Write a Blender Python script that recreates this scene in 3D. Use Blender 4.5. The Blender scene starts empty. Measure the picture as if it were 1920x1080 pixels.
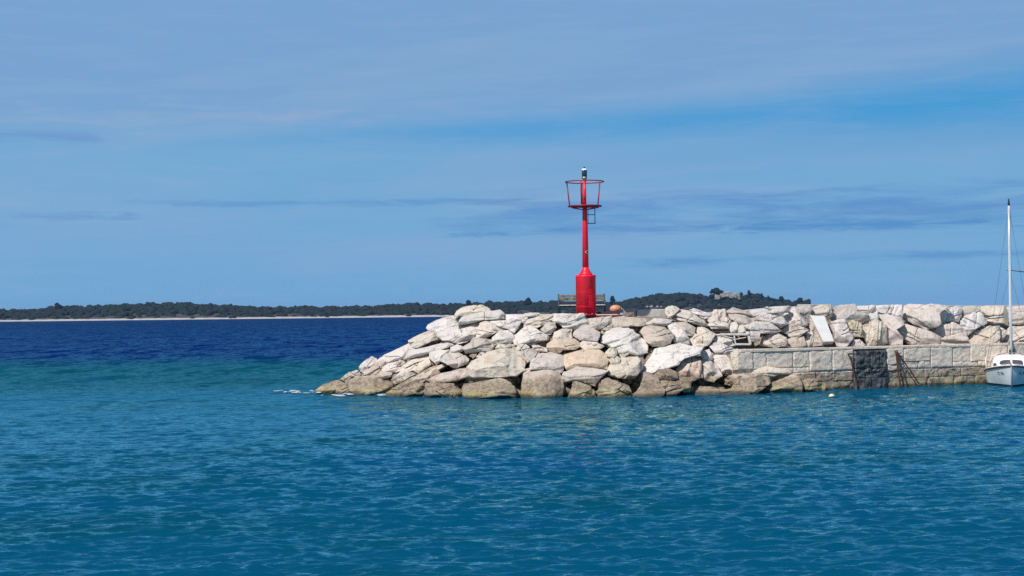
import bpy, bmesh, math, random
import numpy as np
from mathutils import Vector, Matrix

S = bpy.context.scene
COL = S.collection
R = math.radians
rnd = random.Random(7)

# ------------------------------------------------------------------ camera, sky, sun, exposure
CAM_H = 3.35; F = 3000.0; HY = 586.5; ROLL = 0.01134
PITCH = math.atan((HY - 540) / F)
f_ = Vector((0, math.cos(PITCH), math.sin(PITCH)))
r0 = Vector((1, 0, 0)); u0 = Vector((0, -math.sin(PITCH), math.cos(PITCH)))
ri = r0 * math.cos(ROLL) - u0 * math.sin(ROLL)
up = u0 * math.cos(ROLL) + r0 * math.sin(ROLL)
cam = bpy.data.cameras.new('camera'); camo = bpy.data.objects.new('camera', cam); COL.objects.link(camo)
cam.lens = 36 * F / 1920; cam.sensor_width = 36; cam.clip_start = 0.5; cam.clip_end = 60000
m4 = Matrix((ri, up, -f_)).transposed().to_4x4(); m4.translation = Vector((0, 0, CAM_H))
camo.matrix_world = m4; S.camera = camo

SUN_EL = R(44); SUN_AZ = R(-33)        # azimuth measured from straight behind the camera, towards camera-left
sdir = Vector((math.sin(SUN_AZ) * math.cos(SUN_EL), -math.cos(SUN_AZ) * math.cos(SUN_EL), math.sin(SUN_EL)))
sl = bpy.data.lights.new('sun', 'SUN'); sl.energy = 4.8; sl.angle = R(0.53); sl.color = (1.0, 0.955, 0.9)
so = bpy.data.objects.new('sun', sl); COL.objects.link(so)
so.rotation_euler = sdir.to_track_quat('Z', 'Y').to_euler(); so.location = (-20, -20, 40)

S.view_settings.view_transform = 'Standard'; S.view_settings.look = 'None'
S.view_settings.gamma = 1.0; S.view_settings.exposure = 0.0
S.view_settings.use_curve_mapping = False
S.cycles.use_denoising = False; S.cycles.max_bounces = 6; S.cycles.volume_bounces = 0

def srgb(r, g, b):
    f = lambda c: (c / 255 / 12.92) if c / 255 <= 0.04045 else ((c / 255 + 0.055) / 1.055) ** 2.4
    return (f(r), f(g), f(b), 1.0)

class NT:
    def __init__(s, nt): s.t = nt; s.n = nt.nodes; s.l = nt.links
    def put(s, sock, v):
        if isinstance(v, bpy.types.NodeSocket): s.l.new(v, sock)
        elif v is not None: sock.default_value = v
    def m(s, op, a, b=None, c=None, clamp=False):
        n = s.n.new('ShaderNodeMath'); n.operation = op; n.use_clamp = clamp
        s.put(n.inputs[0], a)
        if b is not None: s.put(n.inputs[1], b)
        if c is not None: s.put(n.inputs[2], c)
        return n.outputs[0]
    def vm(s, op, a, b=None):
        n = s.n.new('ShaderNodeVectorMath'); n.operation = op
        s.put(n.inputs[0], a)
        if b is not None: s.put(n.inputs[1], b)
        return n.outputs[0]
    def noise(s, vec, scale, detail=3, rough=0.5, dist=0.0, dim='3D'):
        n = s.n.new('ShaderNodeTexNoise'); n.noise_dimensions = dim
        s.put(n.inputs['Vector'], vec); n.inputs['Scale'].default_value = scale
        n.inputs['Detail'].default_value = detail; n.inputs['Roughness'].default_value = rough
        n.inputs['Distortion'].default_value = dist
        return n.outputs[0]
    def ramp(s, fac, stops, interp='LINEAR'):
        n = s.n.new('ShaderNodeValToRGB'); n.color_ramp.interpolation = interp
        e = n.color_ramp.elements
        while len(e) < len(stops): e.new(0.5)
        for k, (p, c) in enumerate(stops):
            e[k].position = p; e[k].color = c if len(c) == 4 else (*c, 1)
        s.put(n.inputs[0], fac); return n.outputs[0]
    def mix(s, fac, a, b, mode='MIX'):
        n = s.n.new('ShaderNodeMix'); n.data_type = 'RGBA'; n.blend_type = mode
        s.put(n.inputs[0], fac); s.put(n.inputs[6], a); s.put(n.inputs[7], b)
        return n.outputs[2]
    def step(s, x, a, b):
        n = s.n.new('ShaderNodeMapRange'); n.interpolation_type = 'SMOOTHSTEP'
        s.put(n.inputs[0], x); s.put(n.inputs[1], a); s.put(n.inputs[2], b)
        n.inputs[3].default_value = 0; n.inputs[4].default_value = 1
        return n.outputs[0]
    def sep(s, v):
        n = s.n.new('ShaderNodeSeparateXYZ'); s.put(n.inputs[0], v); return n.outputs
    def comb(s, x, y, z=0.0):
        n = s.n.new('ShaderNodeCombineXYZ'); s.put(n.inputs[0], x); s.put(n.inputs[1], y); s.put(n.inputs[2], z); return n.outputs[0]

# world: Nishita sky, veils and streaks of cloud laid out by compass direction and height above the horizon
W = bpy.data.worlds.new('World'); S.world = W; W.use_nodes = True
w = NT(W.node_tree); w.n.clear()
out = w.n.new('ShaderNodeOutputWorld'); bg = w.n.new('ShaderNodeBackground')
w.l.new(bg.outputs[0], out.inputs[0])
sky = w.n.new('ShaderNodeTexSky'); sky.sky_type = 'NISHITA'; sky.sun_disc = False
sky.sun_elevation = SUN_EL; sky.sun_rotation = math.pi + R(33)   # same direction as the sun lamp
sky.air_density = 1.0; sky.dust_density = 0.6; sky.ozone_density = 2.0
tc = w.n.new('ShaderNodeTexCoord')
x, y, z = w.sep(tc.outputs['Generated'])
u = w.m('ARCTAN2', x, y); v = w.m('ARCSINE', w.m('MINIMUM', w.m('MAXIMUM', z, -1.0), 1.0))
uv = w.comb(u, w.m('MULTIPLY', v, 1.0))
STR = 0.1
def wc(r, g, b): c = srgb(r, g, b); return (c[0] / STR, c[1] / STR, c[2] / STR, 1)
def gauss(v0, slope, width0, wslope=0.0):
    # soft band around the line v = v0 + slope*u
    d = w.m('SUBTRACT', v, w.m('ADD', v0, w.m('MULTIPLY', u, slope)))
    wd = w.m('MAXIMUM', w.m('ADD', width0, w.m('MULTIPLY', u, wslope)), 0.0015)
    q = w.m('DIVIDE', d, wd)
    return w.m('EXPONENT', w.m('MULTIPLY', w.m('MULTIPLY', q, q), -1.0))
warp = w.noise(w.comb(w.m('MULTIPLY', u, 5), w.m('MULTIPLY', v, 14)), 1.0, 4, 0.5)
wisps = w.noise(w.comb(w.m('MULTIPLY', u, 14), w.m('MULTIPLY', v, 125)), 1.0, 8, 0.66, 0.5)
streak = w.noise(w.comb(w.m('MULTIPLY', u, 26), w.m('MULTIPLY', v, 260), 3.7), 1.0, 8, 0.66, 0.6)
tint = w.mix(1.0, sky.outputs[0], (0.50, 0.60, 0.66, 1), 'MULTIPLY')
low = wc(117, 171, 212); high = wc(122, 164, 208)
veil = w.mix(w.step(v, 0.085, 0.15), low, high)
veil = w.mix(w.m('MULTIPLY', w.step(warp, 0.35, 0.7), 0.30), veil, wc(116, 164, 212))
veil = w.mix(w.m('MULTIPLY', w.step(wisps, 0.45, 0.75), 0.30), veil, wc(144, 174, 210))
near = w.m('MULTIPLY', w.step(v, -0.2, 0.0), w.m('SUBTRACT', 1.0, w.m('MULTIPLY', w.step(v, 0.22, 0.5), 0.9)))
broad = w.noise(w.comb(w.m('MULTIPLY', u, 3.2), w.m('ADD', w.m('MULTIPLY', v, 26), w.m('MULTIPLY', u, -1.4)), 9.1), 1.0, 5, 0.55, 0.5)
veil = w.mix(w.m('MULTIPLY', w.m('MULTIPLY', w.step(broad, 0.44, 0.66), w.step(v, 0.02, 0.07)), 0.50), veil, wc(143, 175, 211))
base = w.mix(w.m('MULTIPLY', near, 1.0), tint, veil)
blue = w.m('MULTIPLY', gauss(0.1135, 0.036, 0.0095, 0.034), w.step(u, -0.27, 0.05))
blue = w.m('MULTIPLY', blue, w.m('ADD', 0.72, w.m('MULTIPLY', w.step(u, 0.0, 0.33), 0.28)))
base = w.mix(w.m('MULTIPLY', blue, w.m('SUBTRACT', 1.05, w.m('MULTIPLY', w.step(wisps, 0.35, 0.7), 0.35))), base, wc(72, 155, 212))
# lower second blue belt under it on the right
base = w.mix(w.m('MULTIPLY', w.m('MULTIPLY', gauss(0.089, 0.045, 0.010), w.step(u, -0.15, 0.12)), 0.4), base, wc(90, 158, 208))
def clouds(v0, slope, width, ua, ub, uc, ud, tex, lo, hi, amt, col):
    global base
    g = w.m('MULTIPLY', gauss(v0, slope, width), w.m('MULTIPLY', w.step(u, ua, ub), w.m('SUBTRACT', 1.0, w.step(u, uc, ud))))
    t = w.step(w.m('ADD', tex, w.m('MULTIPLY', w.m('SUBTRACT', g, 1.0), 0.24)), lo - 0.13, hi + 0.00)
    base = w.mix(w.m('MULTIPLY', w.m('MULTIPLY', t, w.m('MINIMUM', w.m('MULTIPLY', g, 2.0), 1.0)), amt), base, col)
clouds(0.061, 0.004, 0.0150, -0.14, 0.08, 3.0, 4.0, wisps, 0.40, 0.66, 0.85, wc(92, 144, 203))
clouds(0.0505, 0.004, 0.004, -0.10, 0.02, 3.0, 4.0, streak, 0.45, 0.62, 0.9, wc(84, 144, 200))
clouds(0.0695, 0.0, 0.0025, -0.27, -0.2, 0.0, 0.04, streak, 0.42, 0.6, 0.75, wc(102, 150, 204))
clouds(0.0610, 0.0, 0.0030, -0.32, -0.27, -0.24, -0.22, streak, 0.42, 0.6, 0.75, wc(102, 150, 204))
clouds(0.0300, 0.006, 0.0035, -0.02, 0.12, 3.0, 4.0, wisps, 0.44, 0.62, 0.8, wc(92, 148, 202))
clouds(0.1085, 0.0, 0.0050, -1.2, -0.9, -0.27, -0.235, wisps, 0.40, 0.6, 0.75, wc(102, 150, 205))
clouds(0.127, 0.03, 0.0100, -0.60, -0.40, -0.12, -0.05, wisps, 0.46, 0.72, 0.6, wc(152, 174, 210))
clouds(0.045, 0.0, 0.0200, -0.5, -0.3, 0.0, 0.2, broad, 0.50, 0.75, 0.45, wc(135, 170, 212))
w.put(bg.inputs['Color'], base); bg.inputs['Strength'].default_value = STR

# ------------------------------------------------------------------ helpers
def ray(px, py):
    return f_ + ri * ((px - 960) / F) + up * ((540 - py) / F)
def atY(px, py, Y):
    d = ray(px, py); t = Y / d.y
    return Vector((d.x * t, Y, CAM_H + d.z * t))
def atZ(px, py, z=0.0):
    d = ray(px, py); t = (z - CAM_H) / d.z
    return Vector((d.x * t, d.y * t, z))

_rs = np.random.RandomState(5)
_P = _rs.permutation(4096); _V = _rs.rand(4096).astype(np.float32) * 2 - 1
def vnoise(p):
    p = np.asarray(p, dtype=np.float64); i = np.floor(p).astype(np.int64); f = p - i
    f = f * f * f * (f * (f * 6 - 15) + 10)
    def h(dx, dy, dz):
        a = _P[(i[..., 0] + dx) & 4095]; b = _P[(a + i[..., 1] + dy) & 4095]
        return _V[_P[(b + i[..., 2] + dz) & 4095]]
    fx, fy, fz = f[..., 0], f[..., 1], f[..., 2]
    a = h(0,0,0)*(1-fx)+h(1,0,0)*fx; b = h(0,1,0)*(1-fx)+h(1,1,0)*fx
    c = h(0,0,1)*(1-fx)+h(1,0,1)*fx; d = h(0,1,1)*(1-fx)+h(1,1,1)*fx
    return (a*(1-fy)+b*fy)*(1-fz)+(c*(1-fy)+d*fy)*fz
def fbm(p, o=4, g=0.5):
    p = np.asarray(p); s = 0; a = 1; t = 0
    for k in range(o):
        s = s + a * vnoise(p * (2.03 ** k) + 17.3 * k); t += a; a *= g
    return s / t
def ridged(p, o=4):
    s = 0; a = 1; t = 0
    for k in range(o):
        s = s + a * (1 - 2 * np.abs(vnoise(p * (2.1 ** k) + 9.1 * k))); t += a; a *= 0.5
    return s / t

def mesh_np(name, V, quads=None, tris=None, mat=None, smooth=False):
    me = bpy.data.meshes.new(name)
    V = np.asarray(V, dtype=np.float32)
    nq = 0 if quads is None else len(quads); nt = 0 if tris is None else len(tris)
    me.vertices.add(len(V)); me.vertices.foreach_set('co', V.ravel())
    loops = []
    if nq: loops.append(np.asarray(quads, dtype=np.int32).ravel())
    if nt: loops.append(np.asarray(tris, dtype=np.int32).ravel())
    L = np.concatenate(loops)
    me.loops.add(len(L)); me.loops.foreach_set('vertex_index', L)
    me.polygons.add(nq + nt)
    st = np.concatenate([np.arange(nq) * 4, nq * 4 + np.arange(nt) * 3]).astype(np.int32)
    me.polygons.foreach_set('loop_start', st)
    me.update(calc_edges=True); me.validate()
    if smooth: me.polygons.foreach_set('use_smooth', np.ones(nq + nt, dtype=bool))
    if mat: me.materials.append(mat)
    return me
def link(name, me, parent=None):
    o = bpy.data.objects.new(name, me); COL.objects.link(o)
    if parent: o.parent = parent
    return o
def empty(name, loc=(0, 0, 0), rz=0.0):
    o = bpy.data.objects.new(name, None); COL.objects.link(o); o.location = loc; o.rotation_euler = (0, 0, rz)
    o.empty_display_size = 0.2
    return o
def tag(o, label=None, cat=None, group=None, kind=None):
    if label: o['label'] = label
    if cat: o['category'] = cat
    if group: o['group'] = group
    if kind: o['kind'] = kind
    return o

class MB:
    """collects simple solids and links them as one mesh object"""
    def __init__(s): s.bm = bmesh.new()
    def box(s, c, d, rot=None, bev=0.0):
        g = bmesh.ops.create_cube(s.bm, size=1.0); vs = g['verts']
        for q in vs:
            p = Vector((q.co.x * d[0], q.co.y * d[1], q.co.z * d[2]))
            if rot: p = rot @ p
            q.co = p + Vector(c)
        if bev:
            es = list({e for q in vs for e in q.link_edges})
            bmesh.ops.bevel(s.bm, geom=es, offset=bev, segments=2, affect='EDGES', profile=0.5)
        return s
    def tube(s, pts, rad, seg=10, cap=True, closed=False):
        pts = [Vector(p) for p in pts]; n = len(pts); rings = []
        rr = rad if isinstance(rad, (list, tuple)) else [rad] * n
        ref = None
        for k, p in enumerate(pts):
            a = pts[(k - 1) % n] if (closed or k > 0) else p; b = pts[(k + 1) % n] if (closed or k < n - 1) else p
            t = (b - a).normalized()
            if ref is None or abs(ref.dot(t)) > 0.95: ref = Vector((0, 0, 1)) if abs(t.z) < 0.9 else Vector((0, 1, 0))
            e1 = (ref - t * ref.dot(t)).normalized(); e2 = t.cross(e1); ref = e1
            rings.append([s.bm.verts.new(p + (e1 * math.cos(2*math.pi*j/seg) + e2 * math.sin(2*math.pi*j/seg)) * rr[k]) for j in range(seg)])
        for k in range(n if closed else n - 1):
            A, B = rings[k], rings[(k + 1) % n]
            for j in range(seg):
                fc = s.bm.faces.new((A[j], A[(j+1) % seg], B[(j+1) % seg], B[j])); fc.smooth = True
        if cap and not closed:
            s.bm.faces.new(rings[0][::-1]); s.bm.faces.new(rings[-1])
        return s
    def lathe(s, prof, c=(0, 0, 0), seg=32):
        rings = []
        for (r, z_) in prof:
            rings.append([s.bm.verts.new((c[0] + r * math.cos(2*math.pi*j/seg), c[1] + r * math.sin(2*math.pi*j/seg), c[2] + z_)) for j in range(seg)])
        for k in range(len(prof) - 1):
            for j in range(seg):
                fc = s.bm.faces.new((rings[k][j], rings[k][(j+1) % seg], rings[k+1][(j+1) % seg], rings[k+1][j])); fc.smooth = True
        s.bm.faces.new(rings[0][::-1]); s.bm.faces.new(rings[-1])
        return s
    def build(s, name, mat, parent=None):
        me = bpy.data.meshes.new(name)
        bmesh.ops.recalc_face_normals(s.bm, faces=s.bm.faces[:])
        s.bm.to_mesh(me); s.bm.free(); me.materials.append(mat)
        return link(name, me, parent)

def mat(name, col=(0.5, 0.5, 0.5), rough=0.6, metal=0.0, spec=0.5, var=0.0, vscale=4.0, bump=0.0, bscale=30.0, dirt=None):
    M = bpy.data.materials.new(name); M.use_nodes = True; t = NT(M.node_tree)
    b = t.n['Principled BSDF']; c = (*col[:3], 1)
    tcn = t.n.new('ShaderNodeTexCoord'); P = tcn.outputs['Object']
    if var:
        nz = t.noise(P, vscale, 5, 0.6)
        dk = dirt or tuple(k * (1 - var) for k in col[:3])
        t.put(b.inputs['Base Color'], t.mix(t.step(nz, 0.35, 0.7), c, (*dk[:3], 1)))
        t.put(b.inputs['Roughness'], t.m('ADD', rough - 0.08, t.m('MULTIPLY', nz, 0.16)))
    else:
        b.inputs['Base Color'].default_value = c; b.inputs['Roughness'].default_value = rough
    b.inputs['Metallic'].default_value = metal; b.inputs['Specular IOR Level'].default_value = spec
    if bump:
        bn = t.n.new('ShaderNodeBump'); bn.inputs['Strength'].default_value = 0.6; bn.inputs['Distance'].default_value = bump
        t.put(bn.inputs['Height'], t.noise(P, bscale, 4, 0.6)); t.put(b.inputs['Normal'], bn.outputs[0])
    return M

# ------------------------------------------------------------------ stone material (real limestone colours, tide stains by height above the water)
def stone_mat(name, rock=True, base=(0.60, 0.545, 0.50)):
    M = bpy.data.materials.new(name); M.use_nodes = True; t = NT(M.node_tree); b = t.n['Principled BSDF']
    geo = t.n.new('ShaderNodeNewGeometry'); P = geo.outputs['Position']
    px_, py_, pz_ = t.sep(P)
    oi = t.n.new('ShaderNodeObjectInfo')
    rnd_off = t.vm('ADD', P, t.comb(t.m('MULTIPLY', oi.outputs['Random'], 37.0), 0.0, 0.0)) if rock else P
    n1 = t.noise(rnd_off, 1.3, 6, 0.65, 0.6); n2 = t.noise(rnd_off, 7.0, 6, 0.65); n3 = t.noise(rnd_off, 28.0, 4, 0.6)
    col = (*base, 1)
    if rock: col = oi.outputs['Color']
    c = t.mix(t.step(n1, 0.55, 0.85), col, (0.38, 0.31, 0.25, 1))
    c = t.mix(t.m('MULTIPLY', t.step(n2, 0.53, 0.68), 0.42), c, (0.28, 0.23, 0.19, 1))
    c = t.mix(t.m('MULTIPLY', t.step(n2, 0.46, 0.30), 0.45), c, (0.58, 0.54, 0.50, 1))
    # ochre iron stains, sparse
    n4 = t.noise(t.vm('MULTIPLY', rnd_off, (1, 1, 0.6)), 0.9, 4, 0.6, 1.2)
    c = t.mix(t.m('MULTIPLY', t.step(n4, 0.60, 0.74), 0.45), c, (0.38, 0.25, 0.14, 1))
    # thin dark cracks and pits
    vo = t.n.new('ShaderNodeTexVoronoi'); vo.feature = 'DISTANCE_TO_EDGE'
    t.put(vo.inputs['Vector'], t.vm('ADD', rnd_off, t.vm('SCALE', t.comb(n2, n1, n3)))); vo.inputs['Scale'].default_value = 0.9
    wn = t.noise(rnd_off, 2.2, 5, 0.7, 1.0)
    vec2 = t.vm('ADD', t.vm('MULTIPLY', rnd_off, (1.0, 1.0, 2.2)), t.comb(t.m('MULTIPLY', wn, 1.6), t.m('MULTIPLY', n1, 1.2), t.m('MULTIPLY', wn, 1.2)))
    t.put(vo.inputs['Vector'], vec2)
    crack = t.m('SUBTRACT', 1.0, t.step(vo.outputs['Distance'], 0.004, 0.03))
    crack = t.m('MULTIPLY', crack, t.step(n1, 0.42, 0.6))
    c = t.mix(t.m('MULTIPLY', crack, 0.28), c, (0.17, 0.13, 0.10, 1))
    # tide zone
    zn = t.m('ADD', pz_, t.m('MULTIPLY', t.m('SUBTRACT', n1, 0.5), 0.9))
    brown = t.m('SUBTRACT', 1.0, t.step(zn, 0.60, 0.84))
    c = t.mix(t.m('MULTIPLY', brown, 0.80), c, t.mix(t.step(n2, 0.4, 0.62), (0.30, 0.235, 0.165, 1), (0.13, 0.095, 0.065, 1)))
    zo = t.m('ADD', pz_, t.m('MULTIPLY', t.m('SUBTRACT', n2, 0.5), 0.35))
    och = t.m('MULTIPLY', t.m('SUBTRACT', 1.0, t.step(zo, 0.16, 0.40)), t.step(t.noise(P, 0.45, 3, 0.6), 0.42, 0.56))
    c = t.mix(t.m('MULTIPLY', och, 0.75), c, t.mix(t.step(n1, 0.40, 0.62), (0.42, 0.37, 0.22, 1), (0.30, 0.245, 0.10, 1)))
    wet = t.m('SUBTRACT', 1.0, t.step(zo, 0.06, 0.20))
    c = t.mix(t.m('MULTIPLY', wet, 0.88), c, (0.045, 0.038, 0.022, 1))
    t.put(b.inputs['Base Color'], c)
    t.put(b.inputs['Roughness'], t.m('SUBTRACT', 0.9, t.m('MULTIPLY', wet, 0.55)))
    b.inputs['Specular IOR Level'].default_value = 0.3
    bn = t.n.new('ShaderNodeBump'); bn.inputs['Strength'].default_value = 0.8; bn.inputs['Distance'].default_value = 0.045
    hgt = t.m('ADD', t.m('MULTIPLY', n2, 1.0), t.m('SUBTRACT', t.m('MULTIPLY', n3, 0.35), t.m('MULTIPLY', crack, 0.6)))
    t.put(bn.inputs['Height'], hgt); t.put(b.inputs['Normal'], bn.outputs[0])
    return M
M_ROCK = stone_mat('limestone boulder'); M_WALL = stone_mat('limestone masonry', False, (0.70, 0.595, 0.49))
M_CORE = stone_mat('gap-shaded rubble', False, (0.27, 0.22, 0.18)); M_COPE = mat('limestone coping', (0.52, 0.47, 0.42), 0.85, var=0.25, vscale=3, bump=0.02, bscale=14)  # rubble base colour darkened so gaps between the boulders look shaded
M_TAR = mat('tarred stone', (0.030, 0.030, 0.032), 0.45, var=0.9, vscale=3.5, dirt=(0.13, 0.13, 0.13), bump=0.05, bscale=9)
M_CONC = mat('pale concrete', (0.47, 0.455, 0.425), 0.85, var=0.3, vscale=2.5, bump=0.02, bscale=14)
M_WHITE_SLAB = mat('sawn white stone', (0.60, 0.585, 0.575), 0.7, var=0.12, vscale=3, bump=0.006, bscale=40)

# ------------------------------------------------------------------ where the breakwater stands
_x = [-14, -8.4, -4.8, -1.25, 2.9, 5.8, 9.4, 30]; _y = [72, 68, 65.3, 62.6, 62.4, 62.5, 64.2, 64.2]
def Y0(X): return float(np.interp(X, _x, _y))
QA = Vector((9.2, 64.35, 0)); QD = Vector((12.8, 6.65, 0)).normalized(); QN = Vector((QD.y, -QD.x, 0))
def Yq(X): return QA.y + (X - QA.x) * QD.y / QD.x
QTOP = 1.76
def surf(zone, X, z):
    if zone == 'r': return Y0(X) + 1.3 * max(z, -0.2)
    if zone == 'q': return Yq(X) + 1.9 + 0.42 * (z - QTOP)
    if zone == 'f': return Yq(X) - 0.15 - 0.75 * max(0.0, 0.95 - z)
    if zone == 'c': return Y0(X) + 1.3 * max(z, -0.2) + 0.9     # second layer, tucked behind the first
def hit(zone, px, py):
    Y = 66.0; d = ray(px, py)
    for _ in range(60):
        X = d.x / d.y * Y; z_ = CAM_H + d.z / d.y * Y
        Y = Y * 0.5 + 0.5 * surf(zone, X, z_)
    return Vector((d.x / d.y * Y, Y, CAM_H + d.z / d.y * Y))
# ------------------------------------------------------------------ water: one displaced sheet, denser near the shore we stand on
def build_water():
    rows = []; d = 11.0
    while d < 120: rows.append(d); d += min(max(d * d / 14500, 0.022), 0.8)
    while d < 700: rows.append(d); d += 0.8 * (d / 120) ** 1.6
    while d < 6200: rows.append(d); d *= 1.12
    d = np.array(rows); nc = 760
    tt = np.linspace(-1, 1, nc); s = 0.5 * tt * (0.78 + 0.22 * tt ** 2) / 1.0
    X = d[:, None] * s[None, :] * 1.0; Y = np.repeat(d[:, None], nc, 1)
    Z = np.zeros_like(X); DX = np.zeros_like(X); DY = np.zeros_like(X)
    rs = np.random.RandomState(3); N = 64
    lam = np.exp(rs.uniform(np.log(0.13), np.log(1.25), N)); ang = rs.normal(R(-78), R(25), N)
    sl_ = 0.20 * math.sqrt(2 / N)
    gust = 0.75 + 0.5 * vnoise(np.stack([X * 0.06, Y * 0.035, X * 0 + 2], 2)) 
    for l_, a_ in zip(lam, ang):
        k = 2 * np.pi / l_; kx, ky = k * math.cos(a_), k * math.sin(a_); am = sl_ * l_ / (2 * np.pi) * (1.25 if l_ < .8 else 0.9)
        ph = kx * X + ky * Y + rs.uniform(0, 6.28) + 1.3 * np.sin(0.11 * X + l_) + 0.9 * np.sin(0.07 * Y + 2 * l_)
        c_, s_ = np.cos(ph), np.sin(ph)
        Z += am * c_ * gust; DX -= 0.8 * am * math.cos(a_) * s_; DY -= 0.8 * am * math.sin(a_) * s_
    fade = np.clip((d - 11) / 3, 0, 1)[:, None]
    shel = np.clip(1 - (Y - 1200) / 400, 0.15, 1)
    # sheltered, calmer strip against the quay
    Z = Z * fade * shel
    V = np.stack([X + DX * (d[:, None] < 300), Y + DY * (d[:, None] < 300), Z], 2).reshape(-1, 3)
    nr = len(d); i = np.arange(nr - 1)[:, None] * nc + np.arange(nc - 1)[None, :]
    q = np.stack([i, i + 1, i + 1 + nc, i + nc], 2).reshape(-1, 4)
    M = bpy.data.materials.new('sea water'); M.use_nodes = True; t = NT(M.node_tree)
    geo = t.n.new('ShaderNodeNewGeometry'); P = geo.outputs['Position']; x, y, z = t.sep(P)
    flat = t.comb(x, y, 0.0)
    # colour of the water body: navy over the deep channel, teal over the sandbank, blue-teal in the harbour mouth, green weed patches
    wob = t.noise(t.vm('MULTIPLY', flat, (1, 0.5, 1)), 0.03, 4, 0.55, 0.5)
    yy = t.m('ADD', y, t.m('MULTIPLY', t.m('SUBTRACT', wob, 0.5), 34.0))
    near = (0.0010, 0.077, 0.156, 1); teal = (0.0010, 0.068, 0.105, 1); navy = (0.0008, 0.017, 0.115, 1)
    c = t.mix(t.step(yy, 62, 80), near, teal)
    c = t.mix(t.step(yy, 96, 142), c, navy)
    c = t.mix(t.step(yy, 200, 800), c, (0.001, 0.015, 0.095, 1))
    pat = t.noise(t.vm('MULTIPLY', flat, (0.10, 0.16, 1)), 1.0, 4, 0.6, 0.6)
    nearm = t.m('SUBTRACT', 1.0, t.step(yy, 75, 110))
    c = t.mix(t.m('MULTIPLY', t.m('MULTIPLY', t.step(pat, 0.50, 0.68), 0.65), nearm), c, (0.0014, 0.060, 0.085, 1))
    c = t.mix(t.m('MULTIPLY', t.m('MULTIPLY', t.step(pat, 0.46, 0.30), 0.5), nearm), c, (0.002, 0.065, 0.20, 1))
    # wind ripples finer than the mesh: facets tilted by noise, sized in metres
    def ncol(vec, scale, detail, rough=0.6, dist=0.0):
        n = t.n.new('ShaderNodeTexNoise'); t.put(n.inputs['Vector'], vec); n.inputs['Scale'].default_value = scale
        n.inputs['Detail'].default_value = detail; n.inputs['Roughness'].default_value = rough; n.inputs['Distortion'].default_value = dist
        return t.vm('SUBTRACT', n.outputs['Color'], (0.5, 0.5, 0.5))
    a1 = ncol(t.vm('MULTIPLY', flat, (0.75, 1.7, 1)), 3.3, 7, 0.70, 0.5)
    a2 = ncol(t.vm('MULTIPLY', flat, (0.50, 0.62, 1)), 1.9, 4, 0.6, 0.5)
    a3 = ncol(t.vm('MULTIPLY', flat, (0.42, 0.085, 1)), 1.0, 4, 0.62, 0.5)
    def sc(vv, k):
        n = t.n.new('ShaderNodeVectorMath'); n.operation = 'SCALE'; t.put(n.inputs[0], vv); t.put(n.inputs['Scale'], k); return n.outputs[0]
    f1 = t.m('SUBTRACT', 1.0, t.step(y, 25, 90)); f3 = t.step(y, 45, 130)
    tot = t.vm('ADD', t.vm('ADD', sc(a1, t.m('MULTIPLY', f1, 1.3)), sc(a2, 0.75)), sc(a3, t.m('MULTIPLY', f3, 2.2)))
    tx, ty, tz = t.sep(tot)
    nv = t.vm('NORMALIZE', t.vm('ADD', geo.outputs['Normal'], t.comb(t.m('MULTIPLY', tx, 0.5), t.m('MULTIPLY', ty, 1.15), 0.0)))
    dif = t.n.new('ShaderNodeBsdfDiffuse'); t.put(dif.inputs['Color'], c)
    t.put(dif.inputs['Normal'], t.comb(0.0, 0.0, 1.0))     # light welling up from below does not feel the ripples
    gl = t.n.new('ShaderNodeBsdfGlossy'); gl.inputs['Roughness'].default_value = 0.06; gl.inputs['Color'].default_value = (0.48, 0.94, 1, 1)
    t.put(gl.inputs['Normal'], nv)
    fr = t.n.new('ShaderNodeFresnel'); fr.inputs['IOR'].default_value = 1.333; t.put(fr.inputs['Normal'], nv)
    mx = t.n.new('ShaderNodeMixShader'); t.put(mx.inputs[0], t.m('MULTIPLY', t.m('POWER', t.m('MINIMUM', fr.outputs[0], 0.95), 1.35), t.m('SUBTRACT', 0.92, t.m('MULTIPLY', t.step(y, 30, 90), 0.58))))
    t.l.new(dif.outputs[0], mx.inputs[1]); t.l.new(gl.outputs[0], mx.inputs[2])
    t.l.new(mx.outputs[0], t.n['Material Output'].inputs['Surface'])
    o = link('water', mesh_np('water', V, q, None, M, smooth=True)); tag(o, kind='structure')
    # the same sea on either side of and behind the dense sheet, a hand lower
    V2 = []; T2 = []
    for sx in (-1, 1):
        k = len(V2); V2 += [(0, -60, -0.3), (sx * 6200, -60, -0.3), (sx * 6200, 6200, -0.3), (0, 6200, -0.3)]; T2.append([k, k+1, k+2, k+3] if sx > 0 else [k+3, k+2, k+1, k])
    o = link('sea', mesh_np('sea', [(a, b_, c_ - 0.4) for a, b_, c_ in V2], T2, None, M)); tag(o, kind='structure')
build_water()

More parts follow.
